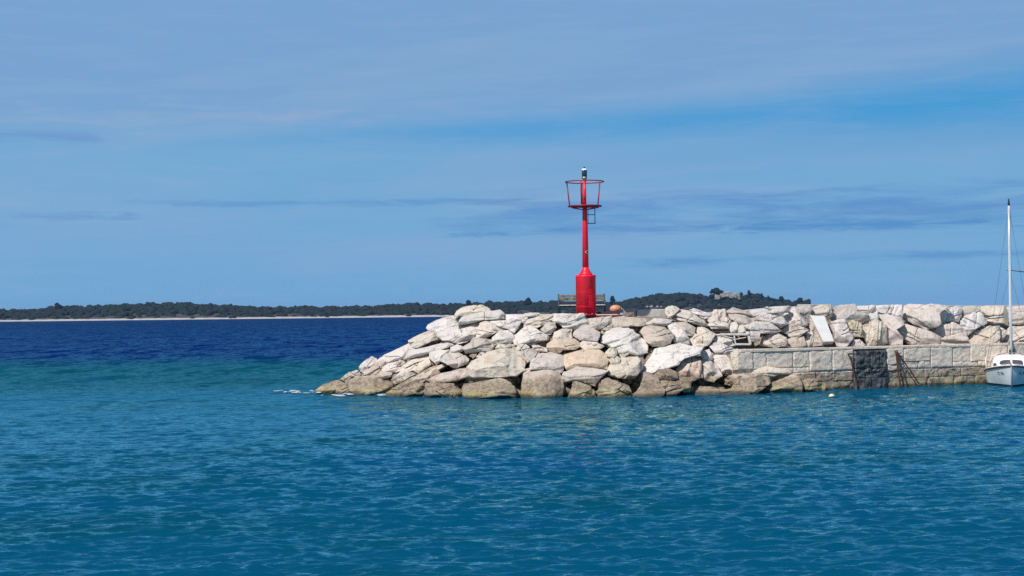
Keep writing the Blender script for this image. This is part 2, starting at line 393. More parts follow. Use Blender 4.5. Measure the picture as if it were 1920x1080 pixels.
# ------------------------------------------------------------------ rubble mound inside the breakwater
SILX = [-9, -8.2, -6.0, -4.3, -3.2, -2.0, 1]; SILZ = [-1.2, -0.5, 0.8, 1.8, 2.45, 2.92, 3.08]
def mound():
    xs = np.arange(-9.6, 44, 0.2); ys = np.arange(61.5, 92, 0.2); X, Y = np.meshgrid(xs, ys)
    y0 = np.interp(X, _x, _y); cap = np.interp(X, SILX, SILZ)
    fr = (Y - y0 - 1.7) / 1.3; yb = y0 + 1.3 * 3.2 + 4.2; bk = cap - (Y - yb) / 1.5
    Z = np.minimum(np.minimum(fr, bk), cap)
    yq = QA.y + (X - QA.x) * QD.y / QD.x
    zq = np.where(Y < yq + 0.5, -2.0, np.where(Y < yq + 2.75, QTOP - 0.06, np.minimum(np.where(Y > yq + 4.6, 3.12, 2.75), QTOP + (Y - yq - 2.75) / 0.42)))
    zq = np.minimum(zq, 3.1 - (Y - yq - 6.5) / 1.5)
    Z = np.where(X > 10.6, zq, np.where(X > 9.3, np.minimum(Z, zq), Z))
    P = np.stack([X, Y, Z], 2); n = 0.16 * fbm(P * 1.4, 4, 0.6)
    walk = (X > 9.3) & (Y < yq + 2.7)
    Z = np.maximum(Z + np.where(walk, n * 0.05, n), -1.5)
    V = np.stack([X, Y, Z], 2).reshape(-1, 3); nc = len(xs); nr = len(ys)
    i = np.arange(nr - 1)[:, None] * nc + np.arange(nc - 1)[None, :]
    q = np.stack([i, i + 1, i + 1 + nc, i + nc], 2).reshape(-1, 4)
    o = link('ground', mesh_np('ground', V, q, None, M_CORE)); tag(o, kind='structure')
mound()
# loose smaller stones lying in the gaps of the mound
def rubble():
    rs = np.random.RandomState(11); Vs = []; Ts = []; base = 0
    bm = bmesh.new(); bmesh.ops.create_icosphere(bm, subdivisions=2, radius=1); bm.verts.ensure_lookup_table()
    iv = np.array([v_.co[:] for v_ in bm.verts]); it = np.array([[v_.index for v_ in f__.verts] for f__ in bm.faces]); bm.free()
    for k in range(900):
        px = rs.uniform(610, 1420); X = rs.uniform(-8, 8.5); u_ = rs.rand()
        if X < 9.2:
            zc = u_ * min(np.interp(X, SILX, SILZ), 2.85); Yc = Y0(X) + 1.3 * zc + rs.uniform(0.95, 1.6)
            if np.interp(X, SILX, SILZ) < 0.1: continue
        else:
            zc = rs.uniform(QTOP, 2.9); Yc = Yq(X) + 2.15 + 0.42 * (zc - QTOP) + rs.uniform(0.15, 0.4)
        s_ = rs.uniform(0.12, 0.42); P = iv * np.array([s_ * rs.uniform(.8, 1.4), s_, s_ * rs.uniform(.5, 1)])
        for _ in range(4):
            m = rs.normal(size=3); m /= np.linalg.norm(m); dd = P @ m; P = P - np.maximum(0, dd - dd.max() * rs.uniform(.5, .85))[:, None] * m
        P = P * (1 + 0.15 * vnoise(P * 5 + k)[:, None]); a = rs.uniform(0, 6.28)
        P = np.stack([P[:, 0] * math.cos(a) - P[:, 2] * math.sin(a), P[:, 1], P[:, 0] * math.sin(a) + P[:, 2] * math.cos(a)], 1)
        Vs.append(P + np.array([X, Yc, zc])); Ts.append(it + base); base += len(iv)
    o = link('rubble', mesh_np('rubble', np.concatenate(Vs), None, np.concatenate(Ts), M_CORE)); tag(o, kind='stuff')
rubble()

# ------------------------------------------------------------------ quay wall
def qpos(s_, n_, z_):    # along the wall, outwards from its face, up
    p = QA + QD * s_ + QN * n_; return Vector((p.x, p.y, z_))
def s_of(px, n=0.0):     # picture column -> distance along the wall, n metres in front of its face
    d = ray(px, 690); a = d.x / d.y
    return (a * (QA.y + QN.y * n) - (QA.x + QN.x * n)) / (QD.x - a * QD.y)
quay = empty('quay_wall', qpos(0, 0, 0)); tag(quay, 'low stone quay wall of rough squared blocks along the water', 'wall')
def blocks(lst, name, material, parent, rough=0.05, proud=0.0, seed=1):
    rs = np.random.RandomState(seed); Vs = []; Qs = []; base = 0; n = 18
    for (s0, s1, z0, z1) in lst:
        g = rs.uniform(0.003, 0.010); s0 += g; s1 -= g; z0 += g; z1 -= g
        uu = np.concatenate([[0, 0], np.linspace(0.0, 1, n)[1:-1], [1, 1]]); vv = uu
        Ug, Vg = np.meshgrid(uu, vv)
        edge = np.minimum(np.minimum(Ug, 1 - Ug) * (s1 - s0), np.minimum(Vg, 1 - Vg) * (z1 - z0))
        S_ = s0 + Ug * (s1 - s0); Z_ = z0 + Vg * (z1 - z0); dpt = rs.uniform(-0.02, 0.05) + proud
        P = np.stack([S_, np.full_like(S_, dpt), Z_], 2); o3 = P + seed * 7.3
        nn = dpt - 0.014 * np.exp(-edge / 0.025) + rough * fbm(o3 * 4.5, 4, 0.6) + rough * 0.6 * ridged(o3 * np.array([5, 5, 9.0]), 3) * (Z_ > 0.7)
        erode = np.clip((0.85 - Z_) / 0.8, 0, 1)
        nn = nn + erode * 0.12 * fbm(o3 * 2.2, 3)
        nn[0, :] = -0.45; nn[-1, :] = -0.45; nn[:, 0] = -0.45; nn[:, -1] = -0.45
        S_ = S_ + 0.012 * vnoise(o3 * 5); Z_ = Z_ + 0.012 * vnoise(o3 * 5 + 9)
        W3 = np.stack([QA.x + QD.x * S_ + QN.x * nn, QA.y + QD.y * S_ + QN.y * nn, Z_], 2).reshape(-1, 3) - np.array(quay.location[:])
        m_ = len(uu); i = np.arange(m_ - 1)[:, None] * m_ + np.arange(m_ - 1)[None, :]
        Qs.append(np.stack([i, i + 1, i + 1 + m_, i + m_], 2).reshape(-1, 4) + base); Vs.append(W3); base += m_ * m_
    return link(name, mesh_np(name, np.concatenate(Vs), np.concatenate(Qs), None, material), parent)
def course(cols, z0, z1): return [(s_of(a), s_of(b), z0, z1) for a, b in zip(cols[:-1], cols[1:])]
L1 = course([1382, 1412, 1437], 0.95, 1.66) + course([1437, 1488, 1518], 0.98, 1.66) + course([1518, 1561, 1600], 0.80, 1.66) \
   + course([1662, 1694], 0.95, 1.66) + course([1694, 1745], 1.08, 1.66) + course([1745, 1787], 0.78, 1.66) + course([1787, 1820, 1848], 1.0, 1.66) \
   + course([1848, 1890, 1925, 1975, 2020, 2075, 2130], 0.95, 1.66)
L2 = course([1437, 1466, 1488, 1518], 0.76, 0.98) + course([1662, 1694], 0.72, 0.95) + course([1694, 1722, 1745], 0.80, 1.08) \
   + course([1787, 1834, 1848], 0.80, 1.0) + course([1848, 1900, 1930, 1990, 2060, 2130], 0.72, 0.95)
L3 = course([1382, 1420, 1470, 1530, 1562, 1600], 0.36, 0.76) + course([1662, 1700, 1734, 1760, 1802, 1850, 1905, 1960, 2040, 2130], 0.38, 0.74)
L4 = course([1382, 1440, 1500, 1546, 1600], -0.6, 0.36) + course([1662, 1690, 1740, 1790, 1830, 1880, 1950, 2010, 2070, 2130], -0.6, 0.38)
blocks(L1, 'upper_course', M_WALL, quay, 0.028, 0.0, 1); blocks(L2, 'middle_course', M_WALL, quay, 0.03, 0.0, 2)
blocks(L3 + L4, 'lower_course', M_WALL, quay, 0.055, -0.02, 3)
T1 = course([1601, 1629, 1646, 1661], 0.85, 1.60) + course([1601, 1622, 1640, 1661], 0.45, 0.85) + course([1601, 1630, 1661], -0.6, 0.45)
tp = blocks(T1, 'tarred_section', M_TAR, quay, 0.085, 0.10, 4); tp['label'] = 'black tarred section of the quay wall'
mb = MB(); s0, s1 = s_of(1388), s_of(2130); rotq = Matrix.Rotation(math.atan2(QD.y, QD.x), 3, 'Z')
c = qpos((s0 + s1) / 2, -0.31, 0.50) - quay.location; mb.box(c, (s1 - s0, 0.5, 2.2), rotq); mb.build('wall_core', M_WALL, quay)
cop = []; ss = s0; rs = np.random.RandomState(8)
while ss < s1:
    e_ = min(ss + rs.uniform(1.2, 2.4), s1); cop.append((ss, e_, 1.655, QTOP + rs.uniform(-0.008, 0.012))); ss = e_
Vc = MB()
for a_, b_, z0, z1 in cop:
    Vc.box(qpos((a_ + b_) / 2, -0.255, (z0 + z1) / 2) - quay.location, (b_ - a_ - 0.012, 0.60, z1 - z0), rotq, bev=0.018)
Vc.build('coping', M_WALL, quay)
# concrete parapet on the seaward side of the crest
par = empty('parapet_wall', qpos(s_of(1420), -3.4, 3.0)); tag(par, 'pale concrete parapet whose top edge shows above the armour stones', 'wall')
for a_, b_, za, zb in [(1404, 1440, 3.34, 3.42), (1440, 1512, 3.42, 3.50), (1513, 1562, 3.575, 3.575), (1563, 1603, 3.50, 3.50), (1604, 1720, 3.485, 3.50), (1720, 1800, 3.50, 3.46), (1800, 2130, 3.455, 3.44)]:
    sa, sb = s_of(a_, -3.35), s_of(b_, -3.35); bm = bmesh.new(); vs = []
    for s_, z_ in ((sa, za), (sb, zb)):
        for n__, zz in ((-3.35, 2.2), (-3.35, z_), (-4.0, z_), (-4.0, 2.2)):
            vs.append(bm.verts.new(qpos(s_, n__, zz) - par.location))
    for k in range(4): bm.faces.new((vs[k], vs[(k + 1) % 4], vs[4 + (k + 1) % 4], vs[4 + k]))
    bm.faces.new(vs[:4]); bm.faces.new(vs[4:][::-1]); bmesh.ops.bevel(bm, geom=bm.edges[:], offset=0.02, segments=1, affect='EDGES')
    q_ = MB(); q_.bm.free(); q_.bm = bm; q_.build('wall_section', M_CONC, par)

# sawn white slab leaning on the stones above the walkway
def slab(poly, Y, lean, th, name, material, label, cat, yaw=0.0):
    n_ = Vector((math.sin(R(yaw)), -math.cos(R(lean)), math.sin(R(lean)))).normalized(); c0 = atY(sum(p[0] for p in poly) / len(poly), sum(p[1] for p in poly) / len(poly), Y)
    pts = []
    for p in poly:
        d = ray(*p); k = (c0 - Vector((0, 0, CAM_H))).dot(n_) / d.dot(n_); pts.append(Vector((0, 0, CAM_H)) + d * k - c0)
    bm = bmesh.new(); A = [bm.verts.new(p) for p in pts]; B = [bm.verts.new(p - n_ * th) for p in pts]; bm.faces.new(A); bm.faces.new(B[::-1])
    for k in range(len(A)): bm.faces.new((A[k], B[k], B[(k + 1) % len(A)], A[(k + 1) % len(A)]))
    bmesh.ops.bevel(bm, geom=bm.edges[:], offset=0.015, segments=2, affect='EDGES')
    q_ = MB(); q_.bm.free(); q_.bm = bm; o = q_.build(name, material); o.location = c0; return tag(o, label, cat)
Ys = Yq(13.0) + 2.0
slab([(1519, 591), (1546, 592), (1564, 640), (1544, 641)], Ys, 24, 0.32, 'stone_slab', M_WHITE_SLAB, 'smooth white stone slab leaning above the quay walkway', 'slab')

# concrete block pair on the crest
cb = empty('concrete_block', atY(1215, 590, 71)); tag(cb, 'long pale concrete block lying on the crest right of the buoy', 'block')
a_ = atY(1194, 580, 71); b_ = atY(1252, 598, 71)
MB().box(Vector(((a_.x + b_.x) / 2, 71.4, (a_.z + b_.z) / 2)) - cb.location, (b_.x - a_.x, 0.9, a_.z - b_.z), None, 0.03).build('block', M_CONC, cb)
a_ = atY(1170, 579, 71); b_ = atY(1193.5, 598, 71)
MB().box(Vector(((a_.x + b_.x) / 2, 71.5, (a_.z + b_.z) / 2)) - cb.location, (b_.x - a_.x, 0.8, a_.z - b_.z), None, 0.03).build('end_block', M_CONC, cb)

# ------------------------------------------------------------------ beacon
def red_paint():
    M = bpy.data.materials.new('red marine paint'); M.use_nodes = True; t = NT(M.node_tree); b = t.n['Principled BSDF']
    tcn = t.n.new('ShaderNodeTexCoord'); P = tcn.outputs['Object']
    n = t.noise(P, 3.0, 5, 0.6); st = t.noise(t.vm('MULTIPLY', P, (9, 9, 0.7)), 1.0, 4, 0.6)
    c = t.mix(t.step(n, 0.35, 0.7), (0.88, 0.018, 0.045, 1), (0.80, 0.014, 0.038, 1))
    c = t.mix(t.m('MULTIPLY', t.step(st, 0.60, 0.75), 0.3), c, (0.50, 0.02, 0.03, 1))
    chip = t.noise(P, 16.0, 3, 0.6); c = t.mix(t.step(chip, 0.735, 0.75), c, (0.45, 0.20, 0.13, 1))
    t.put(b.inputs['Base Color'], c); b.inputs['Roughness'].default_value = 0.38; b.inputs['Specular IOR Level'].default_value = 0.35
    bn = t.n.new('ShaderNodeBump'); bn.inputs['Strength'].default_value = 0.5; bn.inputs['Distance'].default_value = 0.01
    t.put(bn.inputs['Height'], t.noise(P, 12, 4, 0.6)); t.put(b.inputs['Normal'], bn.outputs[0]); return M
M_RED = red_paint(); M_DRED = mat('dark red paint', (0.30, 0.010, 0.022), 0.5, var=0.4, vscale=5)
M_BLACK = mat('black paint', (0.02, 0.02, 0.022), 0.4); M_STEEL = mat('galvanised steel', (0.45, 0.46, 0.48), 0.4, metal=0.8, var=0.2)
M_DKSTEEL = mat('dark painted steel', (0.035, 0.045, 0.065), 0.5, metal=0.2, var=0.3)
BY = 67.6; bb = atY(1099, 592, BY); SC = F / BY
bc = empty('beacon', bb); tag(bc, 'tall red harbour beacon with open cage top standing on the boulders', 'beacon')
def hz(py): return (592 - py) / SC
rb = 18.7 / SC
MB().lathe([(rb + .07, 0), (rb + .07, .06), (rb + .01, .065)]).build('base_flange', M_DRED, bc)
b1 = MB().lathe([(rb, 0.06), (rb, hz(520)), (rb + .012, hz(519.5)), (rb + .012, hz(516.5)), (rb, hz(516)), (rb - 0.02, hz(515.4))], seg=48)
b1.build('base_drum', M_RED, bc)
for py_ in (548, 575): MB().lathe([(rb + .001, hz(py_ + .3)), (rb + .010, hz(py_)), (rb + .001, hz(py_ - .3))], seg=48).build('weld_seam', M_RED, bc)
for k in range(12):
    a = 2 * math.pi * k / 12; MB().tube([(math.cos(a) * (rb + .045), math.sin(a) * (rb + .045), .055), (math.cos(a) * (rb + .045), math.sin(a) * (rb + .045), .10)], .014, 6).build('bolt', M_STEEL, bc)
for sgn in (0,):
    # inspection door on the drum
    bm = bmesh.new(); vs = []; 
    for k in range(9):
        a = R(-78 + 36 * k / 8)
        for z_ in (0.35, 1.15): vs.append(bm.verts.new(((rb + .012) * math.cos(a), (rb + .012) * math.sin(a), z_)))
    for k in range(8): bm.faces.new((vs[2*k], vs[2*k+2], vs[2*k+3], vs[2*k+1]))
    bmesh.ops.solidify(bm, geom=bm.faces[:], thickness=0.014)
    q_ = MB(); q_.bm.free(); q_.bm = bm; dr = q_.build('access_door', M_RED, bc)
MB().lathe([(.30, hz(515.6)), (.27, hz(512.5)), (.19, hz(507.5)), (.145, hz(504)), (.13, hz(500))], seg=32).build('shoulder_cone', M_RED, bc)
pr = lambda py: {500: 6.0, 392: 4.6, 386: 4.4, 384: 3.0, 336: 2.7}[py] / SC
MB().lathe([(pr(500), hz(501)), (pr(392), hz(392)), (pr(386), hz(387))], seg=24).build('mast_tube', M_RED, bc)
MB().lathe([(pr(384), hz(384.5)), (pr(336), hz(335))], seg=20).build('upper_tube', M_RED, bc)
rp, rt = 31.5 / SC, 36 / SC
MB().lathe([(.10, hz(388.2)), (rp, hz(387.6)), (rp + .012, hz(387.2)), (rp + .012, hz(385.6)), (rp, hz(385.2)), (.10, hz(385.0))], seg=48).build('platform', M_DRED, bc)
br = MB()
for k in range(6):
    a = k * math.pi / 3 + .4; br.tube([(math.cos(a) * .1, math.sin(a) * .1, hz(393)), (math.cos(a) * rp * .9, math.sin(a) * rp * .9, hz(388.6))], .018, 6)
br.build('platform_bracket', M_DRED, bc)
ring = [(rt * math.cos(2*math.pi*k/40), rt * math.sin(2*math.pi*k/40), hz(340.5)) for k in range(40)]
MB().tube(ring, .024, 8, closed=True).build('top_rail', M_DRED, bc)
for a in (156, 256, 34, 95):
    a = R(a); MB().tube([(rp * math.cos(a) * .97, rp * math.sin(a) * .97, hz(386)), (rt * math.cos(a), rt * math.sin(a), hz(340.5))], .026, 8).build('cage_post', M_DRED, bc)
MB().tube([(rt * math.cos(R(275)), rt * math.sin(R(275)), hz(340.5)), (0, -.05, hz(341))], .018, 6).tube([(rt * math.cos(R(95)), rt * math.sin(R(95)), hz(340.5)), (0, .05, hz(341))], .018, 6).build('rail_spoke', M_DRED, bc)
lan = MB().lathe([(.075, hz(336)), (.11, hz(335)), (.115, hz(333)), (.115, hz(331.5))], seg=20).build('lantern', M_STEEL, bc)
M_LENS = mat('dark lens glass', (0.015, 0.03, 0.04), 0.08, spec=0.8)
MB().lathe([(.10, hz(331.4)), (.112, hz(328)), (.112, hz(321)), (.10, hz(319.4))], seg=20).build('lens', M_LENS, lan)
MB().lathe([(.122, hz(319.3)), (.125, hz(318)), (.10, hz(316.4)), (.045, hz(315.6))], seg=20).build('cap', mat('white cap', (0.8, 0.8, 0.8), .4), lan)
MB().lathe([(.02, hz(315.5)), (.045, hz(314.6)), (.045, hz(313.4)), (.01, hz(312.4))], seg=12).build('finial', M_DKSTEEL, lan)
ld = MB(); zt = hz(387); zb = hz(420)
for xx in (6.2, 18.8): ld.tube([(xx / SC, 0.0, zt), (xx / SC, 0.0, zb)], .019 if xx > 10 else .010, 6)
for zz in (402.5, 419): ld.tube([(4 / SC, 0.0, hz(zz)), (18.8 / SC, 0.0, hz(zz))], .016, 6)
ld.build('ladder', M_DKSTEEL, bc)
# pale chevron mark on the tube
bm = bmesh.new(); zc = hz(472.5); rr_ = .132; wv = []
for k in range(9):
    a = k / 8; ang = R(-108 + 48 * abs(a - .5) * 2); zz = zc + (a - .5) * .17
    for da in (0, R(20)): wv.append(bm.verts.new(((rr_) * math.cos(ang + da), (rr_) * math.sin(ang + da), zz)))
for k in range(8): bm.faces.new((wv[2*k], wv[2*k+1], wv[2*k+3], wv[2*k+2]))
bmesh.ops.solidify(bm, geom=bm.faces[:], thickness=0.004)
q_ = MB(); q_.bm.free(); q_.bm = bm; q_.build('chevron_mark', mat('faded reflective sticker', (0.85, 0.55, 0.50), .5), bc)

# plinth with pale edge under the beacon and buoy
pl = empty('beacon_plinth', atY(1124, 594, 67.7)); tag(pl, 'low dark red plinth with a pale front edge under the beacon and buoy', 'plinth')
a_ = atY(1084, 591.2, 67.3); b_ = atY(1163, 597, 67.3)
MB().box(Vector(((a_.x + b_.x) / 2, 68.0, (a_.z + b_.z) / 2 - .1)) - pl.location, (b_.x - a_.x, 1.3, a_.z - b_.z + .2), None, .015).build('plinth_body', M_DRED, pl)
a_ = atY(1118, 589.3, 67.32); b_ = atY(1158, 590.9, 67.32)
MB().box(Vector(((a_.x + b_.x) / 2, 67.36, (a_.z + b_.z) / 2)) - pl.location, (b_.x - a_.x, .10, a_.z - b_.z), None, .005).build('plinth_edge', mat('pale trim', (0.55, 0.5, 0.48), .6), pl)
a_ = atY(1119, 584.5, 67.9); b_ = atY(1162.5, 589.4, 67.9)
MB().box(Vector(((a_.x + b_.x) / 2, 68.2, (a_.z + b_.z) / 2)) - pl.location, (b_.x - a_.x, .8, a_.z - b_.z), None, .02).build('plinth_step', mat('dark maroon steel', (0.06, 0.012, 0.012), .6), pl)

# orange buoy
by = atY(1154, 578.5, 68.3); bo = empty('buoy', by); tag(bo, 'orange mooring buoy lying on its side beside the red beacon', 'buoy')
M_OR = mat('faded orange plastic', (0.72, 0.30, 0.18), .45, var=.25, vscale=6)
q_ = MB(); bmesh.ops.create_uvsphere(q_.bm, u_segments=28, v_segments=18, radius=1)
for v_ in q_.bm.verts:
    k = v_.co.x; v_.co = Vector((k * .245, v_.co.y * .155 * (1 - .12 * k), v_.co.z * .155 * (1 - .12 * k)))
for fc in q_.bm.faces: fc.smooth = True
o = q_.build('float_body', M_OR, bo); o.rotation_euler = (0, R(-8), 0)
MB().tube([(.24, 0, -.01), (.30, 0, -.03)], [.05, .035], 10).build('buoy_collar', mat('grey plastic', (.3, .3, .3), .5), bo)
MB().tube([(.32 + .035 * math.cos(t_), 0, -.04 + .035 * math.sin(t_)) for t_ in np.linspace(0, 6.28, 14)[:-1]], .010, 6, closed=True).build('ring', M_STEEL, bo)

# bench behind the beacon
bn_ = atY(1091, 586, 69.6); bench = empty('bench', (bn_.x, 69.6, bn_.z)); tag(bench, 'weathered wooden bench with dark iron ends behind the red beacon', 'bench')
M_WOOD = mat('weathered bench wood', (0.21, 0.175, 0.14), .8, var=.7, vscale=7, bump=.01, bscale=30); M_LW = mat('silvered wood', (0.62, 0.58, 0.55), .7, var=.3, vscale=8)
sb = F / 69.6; wz = lambda py: (586 - py) / sb
hw = 44 / sb
for k, (y0_, y1_) in enumerate(((552.5, 557.2), (557.8, 563.2), (564.6, 569.5))):
    MB().box((0, .24 - .03 * k, (wz(y0_) + wz(y1_)) / 2), (2 * hw, .035, wz(y0_) - wz(y1_)), None, .006).build('back_slat', M_WOOD if k < 2 else M_DKSTEEL, bench)
for k in range(4):
    MB().box((0, -.22 + .12 * k, wz(572)), (2 * hw, .10, .035), None, .006).build('seat_slat', M_LW if k == 0 else M_WOOD, bench)
for sx in (-1, 1):
    x_ = sx * (hw - .02)
    e = MB(); e.tube([(x_, .30, wz(551)), (x_, .20, wz(573)), (x_, .26, wz(588))], .032, 8)
    e.tube([(x_, -.24, wz(588)), (x_, -.25, wz(565)), (x_, -.22, wz(563)), (x_, .22, wz(565))], .028, 8); e.tube([(x_, -.25, wz(573.5)), (x_, .22, wz(573.5))], .024, 8)
    e.build('iron_end', M_DKSTEEL, bench)
MB().box((0, 0, wz(574.6)), (2 * hw - .1, .06, .04)).build('stretcher', M_DKSTEEL, bench)

# timber frames left among the boulders
M_TIM = mat('grey driftwood', (0.60, 0.55, 0.50), .85, var=.3, vscale=6)
def bars(nm, label, cat, segs, Y, rad, material):
    o = empty(nm, atY(segs[0][0][0], segs[0][0][1], Y)); tag(o, label, cat)
    for k, sg in enumerate(segs):
        (p, q2), r_ = sg[:2], (sg[2] if len(sg) > 2 else rad); pn = sg[3] if len(sg) > 3 else 'bar'
        Ya = Y + (sg[4] if len(sg) > 4 else 0)
        A_ = atY(*p, Ya) - o.location; B_ = atY(*q2, Ya) - o.location
        d = B_ - A_; rot = d.to_track_quat('X', 'Z').to_matrix()
        MB().box((A_ + B_) / 2, (d.length, r_ * 2, r_ * 2), rot, r_ * .25).build(pn, material, o)
    return o
Yf = hit('r', 1375, 630).y - 0.45
fr_ = bars('timber_frame', 'pale broken timber frame with a knobbed corner beside the quay walkway', 'frame',
     [((1350, 626.5), (1402, 627), .045), ((1403, 627), (1407, 646), .05), ((1378, 645.5), (1408, 645.5), .04), ((1374, 637), (1399, 632.5), .018), ((1376, 627), (1379, 645), .03), ((1352, 629), (1375, 634), .02)], Yf, .04, M_TIM)
kp = atY(1402.5, 626, Yf) - fr_.location; q_ = MB(); bmesh.ops.create_uvsphere(q_.bm, u_segments=14, v_segments=10, radius=.10)
for v_ in q_.bm.verts: v_.co += kp
for fc in q_.bm.faces: fc.smooth = True
q_.build('knob', M_TIM, fr_)
Yf2 = hit('r', 1352, 619).y - 0.5
bars('wooden_tray', 'thin dark rectangular wooden frame under the flat white block', 'frame',
     [((1335, 616.8), (1368, 616.8), .022), ((1335, 621.6), (1368, 621.6), .022), ((1336, 617.5), (1336, 621), .02), ((1367, 617.5), (1367, 621), .02)], Yf2, .02, mat('dark old wood', (0.08, 0.055, 0.04), .8, var=.4))

# rusty iron bars on the quay
M_RUST = mat('rusty iron', (0.11, 0.042, 0.022), .85, metal=.2, var=.6, vscale=18, dirt=(0.035, 0.018, 0.012), bump=.01, bscale=40)
def qbars(nm, label, segs):
    s_0 = s_of(segs[0][0][0][0]); o = empty(nm, qpos(s_0, .2, 1.2)); tag(o, label, 'iron bar')
    for pts, r_, out_, pn in segs:
        P_ = []
        for k, (a, b) in enumerate(pts):
            n_ = out_[k]; s_ = s_of(a); p = qpos(s_, n_, 0); d = ray(a, b); z_ = CAM_H + d.z / d.y * p.y; P_.append(Vector((p.x, p.y, z_)) - o.location)
        # slightly uneven, corroded bar
        Q_ = []
        for k in range(len(P_) - 1):
            for j in range(8): Q_.append(P_[k].lerp(P_[k + 1], j / 8) + Vector((rnd.uniform(-.008, .008),) * 3))
        Q_.append(P_[-1]); MB().tube(Q_, [r_ * rnd.uniform(.8, 1.2) for _ in Q_], 7).build(pn, M_RUST, o)
    return o
qbars('rusty_bar', 'single rusty iron bar with hooked top on the quay left of the tarred section',
      [([(1590.5, 667), (1593, 690), (1599, 727)], .034, (.16, .2, .3), 'bar'), ([(1586, 663.5), (1594.5, 663.5)], .03, (.14, .14), 'crossbar'), ([(1586.5, 664), (1589, 669)], .025, (.14, .15), 'hook')])
qbars('rusty_bars', 'three rusty iron bars fanning down from one ring right of the tarred section',
      [([(1675, 661), (1676, 690), (1676, 729)], .036, (.18, .24, .4), 'bar'), ([(1678, 662), (1684, 690), (1690, 723)], .028, (.16, .22, .35), 'bar'),
       ([(1679, 661), (1696, 689), (1713, 719)], .032, (.16, .22, .32), 'bar'), ([(1679, 663), (1686, 662)], .022, (.14, .14), 'pin'),
       ([(1673, 660), (1674, 657.8), (1676.5, 657.8), (1678, 660), (1676, 662), (1673, 660)], .025, (.17,) * 6, 'ring')])

# small yellow float in the water
fl = atZ(1559.5, 743, .02); o = empty('float', fl); tag(o, 'small pale yellow float bobbing in front of the quay', 'float')
q_ = MB(); bmesh.ops.create_uvsphere(q_.bm, u_segments=20, v_segments=14, radius=.115)
for v_ in q_.bm.verts: v_.co.z *= .85
for fc in q_.bm.faces: fc.smooth = True
q_.build('float_ball', mat('pale yellow plastic', (0.76, 0.68, 0.28), .4, var=.15), o)
MB().tube([(0, 0, .08), (.02, 0, .14)], .018, 8).build('float_eye', M_BLACK, o)

